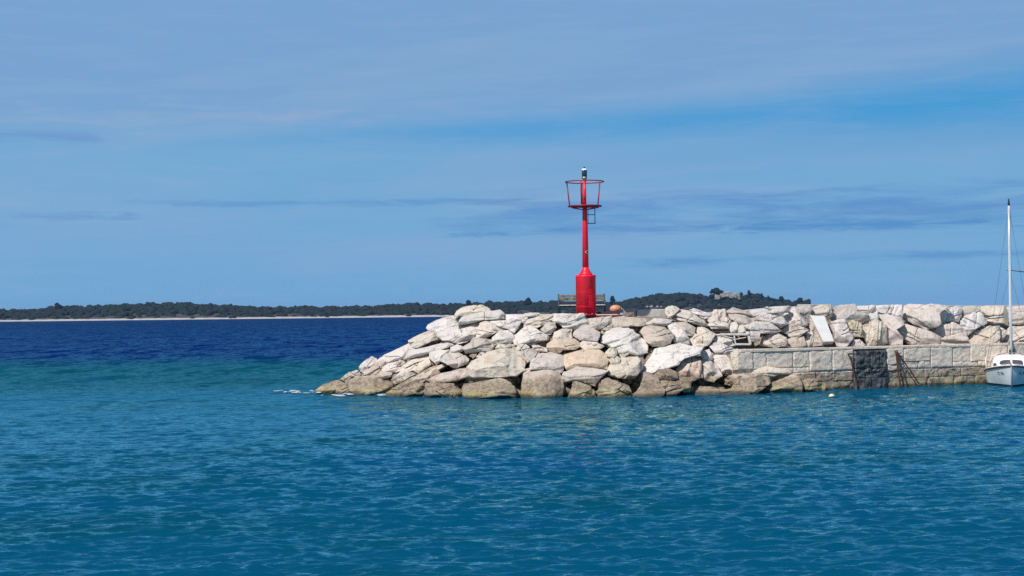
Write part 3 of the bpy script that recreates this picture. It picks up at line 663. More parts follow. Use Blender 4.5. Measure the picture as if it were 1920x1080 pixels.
# ------------------------------------------------------------------ sailing boat, bow towards us
def boat():
    bp = atZ(1897, 726.5, 0); bt = empty('sailing_boat', bp, -math.atan2(bp.x, bp.y)); tag(bt, 'small white sailing boat with one mast moored bow-out at the quay', 'boat')
    Wp = mat('white gelcoat', (0.74, 0.76, 0.76), .3, var=.07, vscale=2.5, dirt=(0.62, 0.64, 0.62)); Wd_ = mat('white deck paint', (0.82, 0.80, 0.79), .5, var=.08, vscale=4)
    DK = mat('dark rubbing strake', (0.035, 0.03, 0.03), .6); AF = mat('navy antifouling', (0.012, 0.018, 0.03), .6); GL = mat('smoked window', (0.06, 0.055, 0.06), .12, spec=.7)
    Lh = 6.2; n = 30; m = 14
    def half(t): return 1.10 * (1 - (1 - min(t / .46, 1)) ** 1.7) ** .92 * (1 - .22 * max(0, (t - .5) / .5) ** 2)
    def sheer(t): return .90 - .62 * min(t, .62) + .18 * max(0, t - .62)
    def hexp(k, t): return min(1.0, max(k, 0) ** (.10 + .62 * max(0, 1 - t / .38)))
    def sec(t, side, lo=-.45, hi=None, off=0.0):
        b = half(t); zt = sheer(t); pts = []; zb = -.45 + .45 * max(0, 1 - t / .12) ** 2
        for j in range(m + 1):
            z_ = zb + (.10 - zb) * j / 5 if j <= 5 else .10 + (zt - .10) * (j - 5) / (m - 5); k = (z_ - zb) / (zt - zb)
            fl_ = hexp(k, t)
            pts.append((side * (b * fl_ + off), z_))
        return pts
    def yat(t, z_): return t * Lh - .10 * (z_ / .9) * max(0, 1 - t / .25)
    bm = bmesh.new(); g = []
    for i_ in range(n + 1):
        t = (i_ / n) ** 1.4; row = []
        L_ = sec(t, -1); R_ = sec(t, 1)
        prof = [L_[j] for j in range(m, -1, -1)] + [R_[j] for j in range(1, m + 1)]
        for x_, z_ in prof: row.append(bm.verts.new((x_, yat(t, z_), z_)))
        g.append(row)
    for i_ in range(n):
        for j in range(2 * m): fc = bm.faces.new((g[i_][j], g[i_][j+1], g[i_+1][j+1], g[i_+1][j])); fc.smooth = True
    bm.faces.new(g[-1]); bmesh.ops.remove_doubles(bm, verts=bm.verts[:], dist=.0005)
    # boot stripe: same surface, separate material below the waterline mark
    q_ = MB(); q_.bm.free(); q_.bm = bm; hull = q_.build('hull', Wp, bt); hull.data.materials.append(AF)
    for p in hull.data.polygons:
        if p.center.z < .10: p.material_index = 1
    st = MB()
    for sd in (-1, 1):
        P_ = [Vector((sd * (half(t) + .012), yat(t, sheer(t)), sheer(t) - .012)) for t in [(k / 26) ** 1.4 for k in range(27)]]; st.tube(P_, .030, 6)
    st.build('rubbing_strake', DK, bt)
    # stem fitting
    MB().tube([(0, -.10, .90), (0, -.05, .45), (0, .02, -.1)], .028, 8).build('stem_band', mat('grey stem', (.2, .22, .24), .5), bt)
    # deck
    bm = bmesh.new(); rows = []
    for i_ in range(21):
        t = .01 + .99 * i_ / 20; b = half(t) - .01; rows.append([bm.verts.new((b * k, yat(t, .9), sheer(t) + .005 + .05 * (1 - k * k))) for k in (-1, -.5, 0, .5, 1)])
    for i_ in range(20):
        for j in range(4): bm.faces.new((rows[i_][j], rows[i_][j+1], rows[i_+1][j+1], rows[i_+1][j]))
    q_ = MB(); q_.bm.free(); q_.bm = bm; q_.build('deck', Wd_, bt)
    # toe rail / bulwark, white
    tr = MB()
    for sd in (-1, 1):
        P_ = [Vector((sd * (half(t) - .02), yat(t, sheer(t)), sheer(t) + .045)) for t in [.02 + .95 * k / 24 for k in range(25)]]; tr.tube(P_, .028, 6)
    tr.build('toe_rail', Wd_, bt)
    # cabin trunk: lofted rounded house
    def house(y0_, y1_, w0, w1, z0, h0, h1, nm, roof=.09, rake=.35):
        bm = bmesh.new(); rows = []; NN = 14
        for i_ in range(9):
            k = i_ / 8; y_ = y0_ + (y1_ - y0_) * k; w_ = w0 + (w1 - w0) * min(1, k * 2.2) ** .7; h_ = h0 + (h1 - h0) * min(1, k * 3) ** .8
            row = [bm.verts.new((-w_, y_, z0)), bm.verts.new((-w_ * .97, y_ + (0 if i_ else .05), z0 + h_ * .6))]
            for j in range(NN + 1):
                a = math.pi * (1 - j / NN); row.append(bm.verts.new((w_ * .93 * math.copysign(abs(math.cos(a)) ** .55, math.cos(a)), y_ + (rake * .4 if i_ == 0 else 0), z0 + h_ * .72 + (h_ * .28 + roof) * math.sin(a) ** .7)))
            row += [bm.verts.new((w_ * .97, y_ + (0 if i_ else .05), z0 + h_ * .6)), bm.verts.new((w_, y_, z0))]; rows.append(row)
        K = len(rows[0])
        for i_ in range(8):
            for j in range(K - 1): fc = bm.faces.new((rows[i_][j], rows[i_][j+1], rows[i_+1][j+1], rows[i_+1][j])); fc.smooth = True
        bm.faces.new(rows[0][::-1]); bm.faces.new(rows[-1])
        q_ = MB(); q_.bm.free(); q_.bm = bm; return q_.build(nm, Wd_, bt)
    cz = .52
    cabin = house(1.95, 4.4, .80, .84, cz, .60, .68, 'cabin', .13)
    # window band across the front of the cabin and one side light each side
    def pane(poly, y_, nm, th=.03, parent=cabin):
        bm = bmesh.new(); A = [bm.verts.new((a, y_ + d_, b)) for a, b, d_ in poly]; B = [bm.verts.new((a, y_ + d_ + th, b)) for a, b, d_ in poly]
        bm.faces.new(A); bm.faces.new(B[::-1])
        for k in range(len(A)): bm.faces.new((A[k], B[k], B[(k+1) % len(A)], A[(k+1) % len(A)]))
        q_ = MB(); q_.bm.free(); q_.bm = bm; return q_.build(nm, GL, parent)
    for sd in (-1, 1):
        pane([(sd * .04, .93, 0), (sd * .36, .92, 0), (sd * .47, .89, 0), (sd * .49, .95, .02), (sd * .44, 1.05, .05), (sd * .3, 1.085, .07), (sd * .04, 1.095, .07)], 1.82, 'window')
        pane([(sd * .60, .79, .0), (sd * .75, .75, .0), (sd * .74, .93, .03), (sd * .69, .96, .05), (sd * .61, .95, .05)], 1.85, 'window')
    # grab rail arching over the cabin
    MB().tube([(-.90, 2.5, .62), (-.88, 2.5, .86), (-.78, 2.5, 1.12), (-.55, 2.5, 1.30), (-.2, 2.5, 1.37), (.2, 2.5, 1.37), (.55, 2.5, 1.30), (.78, 2.5, 1.12), (.88, 2.5, .86), (.90, 2.5, .62)], .020, 8).build('grab_rail', mat('teak rail', (.22, .17, .15), .6), bt)
    # cockpit coaming, stanchions
    for sd in (-1, 1):
        for y_, h_ in ((2.7, .56), (3.5, .56), (4.6, .56)):
            t = y_ / Lh; MB().tube([(sd * (half(t) - .05), y_, sheer(t)), (sd * (half(t) - .02), y_, sheer(t) + h_)], .016, 6).build('stanchion', Wd_, bt)
        t0 = 2.7 / Lh; MB().tube([(sd * (half(k / Lh) - .02), k, sheer(k / Lh) + .55) for k in (2.7, 3.5, 4.6, 5.6)], .008, 5).build('guard_wire', M_STEEL, bt)
        MB().box((sd * .62, 4.9, .62), (.08, 1.9, .34), None, .02).build('coaming', Wd_, bt)
    MB().tube([(0, -.05, .93), (0, 1.3, 1.02)], .006, 5).build('bow_line', M_STEEL, bt)
    # mast, boom, rigging
    my = 2.65; top = 8.05
    M_ALU = mat('mast aluminium', (0.78, 0.79, 0.80), .35, metal=.25, var=.06)
    mast = MB().tube([(0, my, 1.16), (0, my, 3), (0, my, 6), (0, my, 7.75)], [.062, .062, .055, .045], 14).build('mast', M_ALU, bt)
    MB().tube([(.055, my + .035, 1.3), (.05, my + .035, 7.6)], .012, 6).build('halyard', M_DKSTEEL, mast)
    MB().tube([(0, my, 7.75), (0, my, top)], [.05, .03], 8).box((0, my, 7.95), (.03, .16, .10)).build('masthead', M_DKSTEEL, mast)
    MB().box((-.055, my - .06, 1.30), (.07, .08, .42), None, .02).box((.10, my + .05, 1.45), (.08, .10, .26), None, .02).box((0, my, 1.20), (.26, .22, .06), None, .02).build('mast_foot', M_BLACK, mast)
    zs = 4.95
    MB().tube([(-.0, my, zs), (.85, my + .12, zs - .12)], .020, 6).tube([(0, my, zs), (-.12, my + .02, zs - .01)], .012, 6).build('spreader', M_DKSTEEL, mast)
    MB().tube([(0, my + .1, 1.62), (0, my + 2.9, 1.72)], .045, 10).build('boom', M_ALU, mast)
    sc_ = MB(); sc_.tube([(0, my + .25, 1.72), (0, my + 1.4, 1.79), (0, my + 2.7, 1.80)], [.07, .11, .06], 12); sc_.build('furled_sail', mat('navy sail cover', (.03, .035, .06), .8), mast)
    for sd, yb, zt in ((-1, my + .25, 7.7), (-1, my - .2, 4.9), (1, my + .25, 7.7), (1, my - .2, 4.9)):
        t = yb / Lh; MB().tube([(0, my, zt), (sd * (half(t) - .04), yb, sheer(t) + .02)], .0055, 5).build('shroud', M_DKSTEEL, mast)
    MB().tube([(0, my - .04, 7.7), (0, .05, .95)], .0055, 5).build('forestay', M_DKSTEEL, mast)
    MB().tube([(0, my + .04, 7.7), (0, Lh - .1, .75)], .0055, 5).build('backstay', M_DKSTEEL, mast)
    # registration lettering on both bows, cut as thin plates lying on the hull
    LM = mat('dark lettering', (.05, .055, .07), .5)
    for sd, txt in ((-1, 'TC 794'), (1, 'TC 794')):
        cu = bpy.data.curves.new('lettering', 'FONT'); cu.body = txt; cu.size = .17; cu.extrude = .002; cu.align_x = 'CENTER'
        to = bpy.data.objects.new('tmp', cu); COL.objects.link(to); bpy.context.view_layer.update()
        me = bpy.data.meshes.new_from_object(to.evaluated_get(bpy.context.evaluated_depsgraph_get())); bpy.data.objects.remove(to); me.materials.append(LM)
        for v_ in me.vertices:
            xl, zl, th = v_.co.x, v_.co.y, v_.co.z
            d_ = .78 - xl if sd < 0 else .78 + xl; t = max(d_, .02) / Lh; z_ = .50 + zl * 1.0
            # surface point of the hull at this station and height
            zt = sheer(t); zb = -.45 + .45 * max(0, 1 - t / .12) ** 2; k = (z_ - zb) / (zt - zb)
            xx = half(t) * hexp(k, t)
            v_.co = Vector((sd * (xx + .010 + th), yat(t, z_) - .012, z_))
        link('lettering', me, hull)
    return bt
boat()
# ------------------------------------------------------------------ boulders: each traced outline becomes a faceted solid at its own place on the slope
CR = dict(a=(580,640), b=(740,560), c=(740,640), d=(900,570), e=(1060,570), f=(1220,560), g=(1220,640), h=(1380,560),
          i=(900,640), j=(1060,640), k=(1380,640), l=(1540,560), m=(1540,640), n=(1700,560), E=(1620,560))
TINT = dict(w=(0.77,0.715,0.67), p=(0.735,0.66,0.59), c=(0.75,0.67,0.57), o=(0.72,0.575,0.44), g=(0.63,0.575,0.515),
            d=(0.22,0.18,0.15), y=(0.66,0.60,0.46), t=(0.63,0.54,0.45), b=(0.34,0.26,0.20), W=(0.83,0.79,0.76))
# crop, zone, tint, bedding angle (deg in the picture) or None, outline, label
ROCKS = [
('a','r','y',15,'70,850 240,720 430,650 520,640 600,700 640,780 620,900 250,920 90,900','low ochre-stained rock forming the pointed left tip of the breakwater'),
('a','r','c',30,'450,800 560,740 640,700 720,760 760,900 600,930 440,920','small cream stone at the waterline just right of the pointed tip'),
('a','r','g',35,'520,640 600,560 680,505 705,560 690,620 610,670','small grey rock on the left slope above the pointed tip'),
('a','r','g',20,'690,520 770,485 850,500 860,570 780,610 690,600','small blue-grey stone wedged below the white block on the left slope'),
('a','r','t',5,'620,680 820,600 1250,580 1400,640 1380,860 1150,960 800,960 690,850','wide low slab with a chalk-white streak near the waterline at the left'),
('a','r','w',60,'835,440 870,390 960,310 1050,245 1125,290 1130,360 1000,440 960,545 860,500','blocky white stone sticking up from the left slope against the sea'),
('a','r','t',35,'900,590 1000,470 1120,370 1240,330 1320,410 1270,520 1180,575 1080,590','tan slab with a dark hollow right of the small white upstanding block'),
('a','r','t',10,'1180,575 1220,500 1330,450 1395,475 1390,600 1250,610','small tan stone between the hollowed tan slab and long sloping slabs'),
('b','r','w',25,'-310,1040 -150,940 0,865 250,740 430,790 330,860 180,960 100,1020 -150,1120 -280,1090','long pale slab whose edge is the skyline of the lower left slope'),
('b','r','p',22,'255,700 400,620 560,555 780,590 780,680 600,720 400,830 280,800 250,745','broad smooth pinkish slab below the big white overhanging boulder'),
('b','r','W',20,'530,490 560,430 700,360 960,280 1070,290 1060,430 880,480 720,560 600,575','big bright white boulder overhanging the sea on the upper left slope'),
('b','r','c',15,'1015,285 1060,200 1200,130 1350,108 1480,112 1590,160 1630,220 1400,250 1240,280 1150,285','rounded pitted boulder topmost at the left end of the crest'),
('b','r','w',8,'1080,430 1140,310 1440,230 1760,195 1870,270 1870,340 1700,355 1480,370 1250,420','long pale boulder on the crest right under the pitted topmost one'),
('b','r','w',20,'700,560 900,475 1150,430 1420,395 1420,520 1340,610 1290,690 1100,740 800,690 720,630','large pale furrowed slab in the middle of the upper left slope'),
('c','r','p',25,'-210,540 -200,430 -100,360 120,300 190,350 160,420 20,510 -100,570','tan-pink slab beneath the skyline slab on the lower left slope'),
('c','r','w',22,'160,290 260,160 700,50 1000,10 1110,60 880,110 600,200 400,250 170,310','long narrow bright slab slanting across the left slope'),
('c','r','c',24,'10,520 100,440 330,280 560,190 610,300 560,300 330,370 100,500','thin cream slab under the long narrow bright slab'),
('c','r','c',28,'0,590 100,500 330,370 560,290 610,390 390,540 360,470 200,540 60,600','long cream slab sloping down left with a dark notch at its right end'),
('c','r','g',25,'-60,670 0,590 200,520 360,475 395,535 240,610 100,710 0,720','grey-brown shaded slab under the long cream slab'),
('c','r','t',28,'-50,790 100,700 380,555 600,440 860,355 910,400 760,480 600,570 530,650 300,770 100,810','very long tan slab running down left towards the waterline'),
('c','r','w',35,'600,200 760,150 950,150 920,240 790,330 700,385 600,280','whitish block with a dark slot at its left in the left slope'),
('c','r','w',0,'950,100 1060,55 1140,95 1160,150 1060,210 950,185','small white stone above the rough grey fissured block'),
('c','r','g',85,'780,330 850,220 950,185 1060,180 1180,240 1250,290 1230,375 1110,410 1040,450 960,430 880,370','rough grey block with vertical fissures above the dark slot'),
('c','r','y',5,'-150,870 -20,780 200,700 460,690 520,800 500,1000 100,1000 -100,1000','yellow-stained shelf at the waterline below the very long tan slab'),
('c','r','t',5,'510,740 620,690 1010,700 1040,850 920,900 880,1000 580,1000 500,900','brown cracked rock at the waterline left of the big rectangular block'),
('c','r','t',12,'540,640 760,550 1050,475 1215,440 1220,590 1040,665 800,700 620,690','long grey-tan tongue of rock pointing left from the fluted boulder'),
('c','r','b',None,'590,610 640,500 700,465 770,530 740,590','stone tinted dark for shade in the gap above the grey-tan tongue'),  # shade of the gap put into the stone's tint
('c','r','g',None,'900,930 930,870 1010,860 1060,930 1060,1000 900,1000','small grey stone awash left of the big rectangular block'),
('b','r','g',10,'1150,820 1290,750 1340,640 1470,670 1660,690 1700,790 1620,880 1400,890 1200,910','grey bedded rock between two dark gaps above the fluted boulder'),
('d','r','c',160,'-60,420 0,320 100,295 250,320 440,415 340,450 200,510 100,570 0,590 -70,560','cream boulder with deep wavy folds on the upper left slope'),
('d','r','W',12,'170,290 560,285 700,290 645,385 570,480 480,430 350,390','smooth bright white wedge on the upper slope'),
('d','r','w',20,'200,560 330,455 480,435 565,510 565,640 420,680 260,690 210,620','pale lumpy boulder right of the grey bedded rock'),
('d','r','w',5,'430,180 560,165 760,175 810,220 755,285 620,300 450,275','pale crest stone above the bright white wedge'),
('d','r','p',None,'745,165 850,142 1010,152 970,200 850,215 780,200','small flat stone with a reddish pit on the crest'),
('d','r','c',25,'750,370 800,260 1000,180 1245,158 1240,260 1130,335 960,395 860,385','yellowish slanted boulder on the crest left of the beacon'),
('d','r','w',12,'570,520 700,430 770,365 900,380 1080,490 1155,530 1145,600 980,640 880,695 700,690 600,680 565,600','pale boulder with a coarse grey underside below the yellowish one'),
('d','r','w',10,'1220,280 1240,180 1400,148 1740,155 1815,290 1795,365 1600,425 1450,410 1290,320','large craggy boulder directly under the foot of the red beacon'),
('d','r','g',45,'1020,420 1130,330 1260,300 1280,400 1190,500 1100,505','small grey rock left of the craggy boulder under the beacon'),
('d','r','c',8,'1225,560 1260,480 1400,430 1545,425 1540,520 1570,580 1420,620 1240,630','cream block on top of the orange-tan boulder'),
('d','r','o',5,'1130,740 1150,660 1230,605 1600,575 1685,640 1695,690 1600,765 1400,770 1340,830 1150,795','orange-tan boulder with rusty streaks below the beacon'),
('e','r','g',15,'105,520 200,440 390,345 585,470 575,550 540,625 240,605','grey three-cornered rock with a shadowed lower face below the beacon'),
('e','r','g',30,'400,330 365,240 520,220 770,205 785,290 680,360 590,430 480,400','light grey fractured rock just right of the beacon foot'),
('e','r','t',40,'600,440 700,370 795,300 800,420 640,505 595,490','small tan wedge between the fractured rock and the big white boulder'),
('e','r','c',5,'245,660 300,615 520,625 655,700 600,745 500,755 350,765 255,720','flat cream stone right of the orange-tan boulder'),
('d','r','c',5,'265,750 320,680 560,680 610,740 500,800 300,820','small cream stone above the left part of the fluted boulder'),
('d','r','p',None,'595,760 640,685 760,675 835,730 700,805','small pinkish rounded stone above the purple-grey rock'),
('d','r','c',None,'880,700 980,690 1120,745 1130,800 980,800 900,760','small flat stone between the pale boulder and the smooth waterside block'),
('i','r','g',50,'640,200 740,135 880,110 965,180 905,275 770,380 745,475 690,450 640,330','purple-grey rock leaning on the right end of the fluted boulder'),
('i','r','c',90,'-230,600 -220,440 -130,345 0,265 120,180 330,135 560,125 690,190 705,440 745,475 600,575 200,595 -100,605','large cream boulder with vertical fluted grooves'),
('i','r','w',None,'-70,260 0,185 75,175 95,250 0,290','small white pebble-shaped stone left above the fluted boulder'),
('i','r','y',0,'-285,760 -230,705 330,625 480,675 570,760 600,900 570,1040 0,1060 -280,1040','big rectangular block with yellow algae band standing in the water'),
('i','r','t',0,'700,880 745,480 850,455 1150,485 1295,505 1385,620 1395,800 1380,1030 1250,1050 850,1050 715,1030','square block with a brown band standing in the water'),
('i','r','p',8,'865,475 880,340 940,200 1200,175 1395,235 1415,330 1405,510 1330,540 1150,485 960,470','smooth pale pinkish block on top of the brown-banded square block'),
('j','r','o',8,'-10,220 350,115 560,125 700,245 700,465 500,450 200,425 40,475 -20,330','flat-topped peach-coloured block with a rough layered front'),
('j','r','p',5,'-60,610 0,520 200,415 500,460 715,490 620,590 490,745 280,690 150,665 -50,705','leaf-shaped rock with dark tide stain under the peach-coloured block'),
('j','r','y',0,'50,960 140,690 200,665 420,740 505,830 510,1040 55,1040','round-shouldered pale olive stone standing in the water'),
('j','r','t',20,'540,940 620,660 720,605 900,690 1095,860 1090,1020 900,1040 550,1040','brownish stone in the water with a dark diagonal crack'),
('j','r','w',28,'740,640 1000,710 1060,760 1115,875 1050,890 900,800','narrow pale slab leaning over the cracked brownish stone'),
('j','r','c',88,'720,480 755,390 940,270 1200,270 1315,370 1300,450 1150,615 900,615 740,575','cream boulder with a toothed lower edge above the waterline stones'),
('j','r','c',None,'675,190 750,115 855,115 870,235 800,285 700,255','small knobbly stone between the peach block and the big white boulder'),
('j','r','c',None,'700,265 860,235 925,290 905,385 780,400','small cream stone propping the knobbly one'),
('e','r','W',25,'600,630 600,545 830,395 950,375 1065,385 1250,535 1370,620 1370,800 1200,855 1080,825 980,890 900,850 820,765','biggest white boulder in the middle of the breakwater'),
('e','r','t',8,'790,410 780,235 1000,215 1340,255 1375,320 1310,375 1100,375 950,385','long flat layered rock under the buoy and dark stone'),
('e','r','d',None,'960,195 1000,145 1150,135 1175,250 1000,240','dark brown stone on the crest between the buoy and concrete block'),
('e','c','t',60,'1100,380 1330,350 1280,540 1120,480','shadowed tan rock in the gap right of the biggest white boulder'),
('f','r','t',15,'-170,560 -130,480 0,445 150,455 300,525 385,610 325,740 200,795 30,795 -70,720 -120,620','tan rounded boulder with an eroded lower rim'),
('f','r','w',5,'-130,440 0,375 60,340 200,345 360,365 280,455 100,450','low pale rubble stone under the concrete block'),
('f','r','c',None,'245,155 300,122 420,125 490,170 365,305 290,325 245,250','knobbly cream stone at the right end of the concrete block'),
('f','r','p',155,'355,320 480,175 650,195 900,365 970,450 800,440 500,375','slanting bedded rock on the crest right of the concrete block'),
('f','r','w',165,'670,185 740,165 880,215 1010,240 1000,325 920,340 850,315 700,240','pale crest rock left of the notch in the skyline'),
('f','r','w',150,'280,445 420,400 560,560 655,690 645,775 390,725 400,620 330,545','long diagonal white rib of rock right of the tan rounded boulder'),
('f','r','g',150,'430,400 600,395 755,485 755,600 620,610 500,530','grey-green bedded slab beside the diagonal white rib'),
('f','r','c',None,'640,610 770,595 785,475 900,475 1090,590 1020,720 960,785 850,810 700,800 650,730','broad cream rounded rock above the long white boulder'),
('f','r','c',None,'920,340 1000,290 1070,175 1250,175 1265,270 1200,400 1050,410 1000,425','light tan rock rising right of the notch in the skyline'),
('f','r','w',0,'955,425 1100,390 1330,415 1350,505 1035,510','flat white block above the thin rectangular wooden frame'),
('h','r','g',165,'-150,200 -50,135 80,175 250,205 345,300 355,375 100,435 0,395 -120,300','big grey slab tilted left on the crest'),
('f','r','w',None,'1335,490 1355,400 1430,385 1475,450 1455,570 1350,570','small white stone with a dark pit right of the flat white block'),
('f','r','w',None,'1470,550 1500,445 1600,440 1650,580 1480,580','small pale stone under the big tilted grey slab'),
('f','r','c',None,'1200,400 1260,295 1345,350 1325,420','small cream stone left of the tilted grey slab'),
('f','r','w',15,'1020,720 1090,590 1210,590 1380,700 1420,790 1330,790 1180,740','pitted pale stone left of the wooden frame'),
('g','r','W',20,'-190,600 -140,450 10,225 80,120 240,95 480,20 640,75 870,95 800,215 560,300 440,410 300,460 100,470 -20,610','long white boulder bent down at its left end'),
('g','r','o',80,'425,470 520,300 720,255 840,350 870,610 600,620 480,600','orange-streaked rock with ribbed face near the waterline'),
('g','r','g',135,'725,270 830,245 1000,315 1145,420 1190,570 1060,670 880,630 850,450','blue-grey bedded slab leaning right of the orange-streaked rock'),
('g','r','w',None,'870,175 990,125 1045,260 1045,310 940,340 840,265','small white stone between two dark holes'),
('g','r','w',10,'1005,90 1050,25 1180,15 1410,120 1380,225 1280,245 1160,260 1090,190','white boulder right of the deepest dark hole'),
('g','r','w',20,'1050,290 1110,235 1280,245 1400,365 1540,370 1550,600 1480,600 1300,570 1160,510','white pitted boulder left of the end of the quay'),
('g','r','b',None,'1285,270 1350,200 1475,195 1510,300 1440,370 1330,355','brown round stone tucked at the left end of the quay'),
('g','r','t',15,'-290,930 -110,640 0,620 120,640 230,820 200,900 0,1040 -240,1040','large three-cornered stone at the waterline'),
('g','r','b',None,'30,610 130,465 280,450 430,510 470,630 200,665','pitted brown rock with recess shade in its tint under the long white boulder'),  # pitted brown stone, the recess shade coloured in with its dark tint
('g','r','t',10,'50,680 230,650 430,670 570,790 460,880 330,1000 230,900 100,760','grey-brown rock below the dark pitted one'),
('g','r','b',85,'440,680 500,600 860,610 700,660 660,850 560,860','dark brown fluted rock beneath the orange-streaked one'),
('g','r','y',3,'640,960 690,800 830,755 1000,765 1280,805 1500,755 1600,775 1640,860 1620,960 1400,1000 900,1000','long low cream shelf at the waterline right of the middle'),
('g','r','b',20,'1225,650 1320,565 1430,565 1560,640 1610,750 1400,750 1250,725','reddish-brown rock above the long cream shelf'),
('k','f','c',5,'120,520 250,460 400,425 450,385 550,430 880,475 950,545 700,570 560,590 300,530','pale overhanging ledge at the foot of the quay left end'),
('k','f','t',20,'100,580 300,515 560,575 580,690 420,820 280,960 100,960 60,700','brown eroded rock under the pale ledge'),
('k','f','t',10,'430,860 560,600 900,545 1070,600 1110,760 1100,940 640,960 430,950','brown rock with a dark hollow at the foot of the quay'),
('k','f','t',5,'1110,700 1180,640 1440,620 1510,700 1500,920 1120,940','low brown stained stone against the foot of the quay'),
('h','q','w',8,'250,195 500,150 870,125 905,170 850,235 640,245 480,245 330,305 250,235','long pale flat-topped stone on the crest right of the grey slab'),
('h','q','w',15,'340,325 520,235 720,250 870,410 740,485 660,425 500,375 380,365','pale domed boulder below the long flat-topped crest stone'),
('h','q','w',5,'155,465 320,395 520,385 765,550 600,585 390,585 400,700 280,710 250,560','wide white slab above the walkway left end'),
('h','q','p',120,'830,220 980,145 1205,440 1130,470 1000,405 880,440 780,335','large pinkish diagonal boulder left of the leaning white slab'),
('h','q','g',130,'1000,160 1240,105 1295,160 1255,250 1200,335 1080,245','grey jointed rock at the top left of the leaning white slab'),
('h','q','c',10,'765,545 880,455 1000,430 1225,525 1060,620 980,655 880,610','cream diamond-shaped stone left of the leaning white slab'),
('h','q','c',10,'420,790 460,640 700,585 840,660 870,800 650,810','crumbly cream stone on the walkway edge'),
('h','q','t',30,'860,690 1000,650 1130,640 1180,800 1000,810 900,780','small tan stone with an angular shadow on the walkway edge'),
('h','q','c',70,'1160,800 1200,600 1260,550 1340,660 1470,780 1300,810','cream stone at the bottom left of the leaning white slab'),
('h','q','t',65,'1260,570 1245,270 1310,330 1470,680 1475,800 1340,750','tan slab lying along the left edge of the leaning white slab'),
('h','q','p',5,'1285,160 1420,100 1600,110 1620,240 1500,295 1270,265','pinkish block on the crest above the leaning white slab'),
('l','q','g',40,'170,330 185,180 330,115 570,105 605,220 770,250 765,370 680,385 500,345 380,340 230,375','broad grey-pink crest boulder right of the leaning white slab'),
('l','q','d',None,'60,210 170,150 215,190 170,310 110,360','narrow rock tinted dark for shade beside the top of the leaning white slab'),  # dark tint paints the shadow this rock stands in
('l','q','w',None,'595,125 900,110 900,170 860,195 745,245 620,195','pale crest stone with a rosy patch'),
('l','q','w',None,'280,350 390,345 405,420 330,430 190,430 170,390','small rubble stone right of the leaning white slab'),
('l','q','W',30,'775,330 800,250 900,190 955,240 950,350 790,375','small bright stone under the pale crest stone'),
('l','q','w',60,'940,120 1200,100 1370,110 1340,340 1150,285 970,245','pale pitted crest boulder'),
('l','q','w',80,'150,455 290,430 420,430 525,660 435,790 260,800 225,620','upright pale slab right of the leaning white slab'),
('l','q','y',80,'455,415 540,365 620,395 685,480 705,640 600,640 540,665','upright yellowish stone with a dark gap under it'),
('l','q','w',None,'495,800 560,695 650,685 750,790 740,815','low half-round stone on the walkway under the yellowish stone'),
('l','q','c',75,'690,460 760,385 960,380 1090,450 1110,740 960,800 780,800 710,600','large rounded cream boulder right of the yellowish stone'),
('l','q','p',140,'975,385 965,250 1350,335 1395,440 1260,520 1365,640 1365,790 1120,760 1090,460','large pinkish-grey boulder right of the rounded cream one'),
('n','q','p',150,'-190,490 -60,440 0,435 400,565 545,640 545,800 120,800 0,750 -80,650 -195,570','long pinkish boulder lying on the walkway with a bright broken edge'),
('n','q','p',150,'-70,140 60,95 430,115 710,135 540,225 565,415 330,520 20,375 -80,310','big smooth pinkish crest boulder with a slanting lower edge'),
('n','q','W',25,'515,220 880,115 935,180 925,245 800,355 560,420','bright white tilted block on the crest'),
('n','q','p',0,'385,515 500,460 780,405 875,450 1005,590 1015,800 550,800 530,640','pinkish house-shaped stone with a level crack'),
('n','q','W',60,'890,400 920,310 1190,225 1245,260 1360,410 1180,495 1030,620 890,475','pale square block standing on one corner'),
('n','q','g',30,'925,230 950,145 1155,125 1225,200 1050,265 950,295','small grey crest stone with a dark hollow'),
('n','q','c',5,'1165,150 1400,120 1620,135 1625,400 1400,415 1340,375 1240,245','tan crest stone left of the mast'),
('n','q','c',20,'1025,800 1035,700 1110,585 1400,475 1560,465 1560,640 1550,800','large cream stone left of the mast with a flat base'),
('E','q','p',None,'1372,290 1455,325 1400,425 1372,400','small rosy stone beside the mast'),
('E','q','p',10,'1460,90 1620,75 1740,85 1740,250 1640,270 1480,250','pinkish crest stone right behind the mast'),
('E','q','p',20,'1405,400 1480,290 1620,285 1760,300 1760,465 1480,465 1400,455','large pale stone right of the mast above the quay'),
]
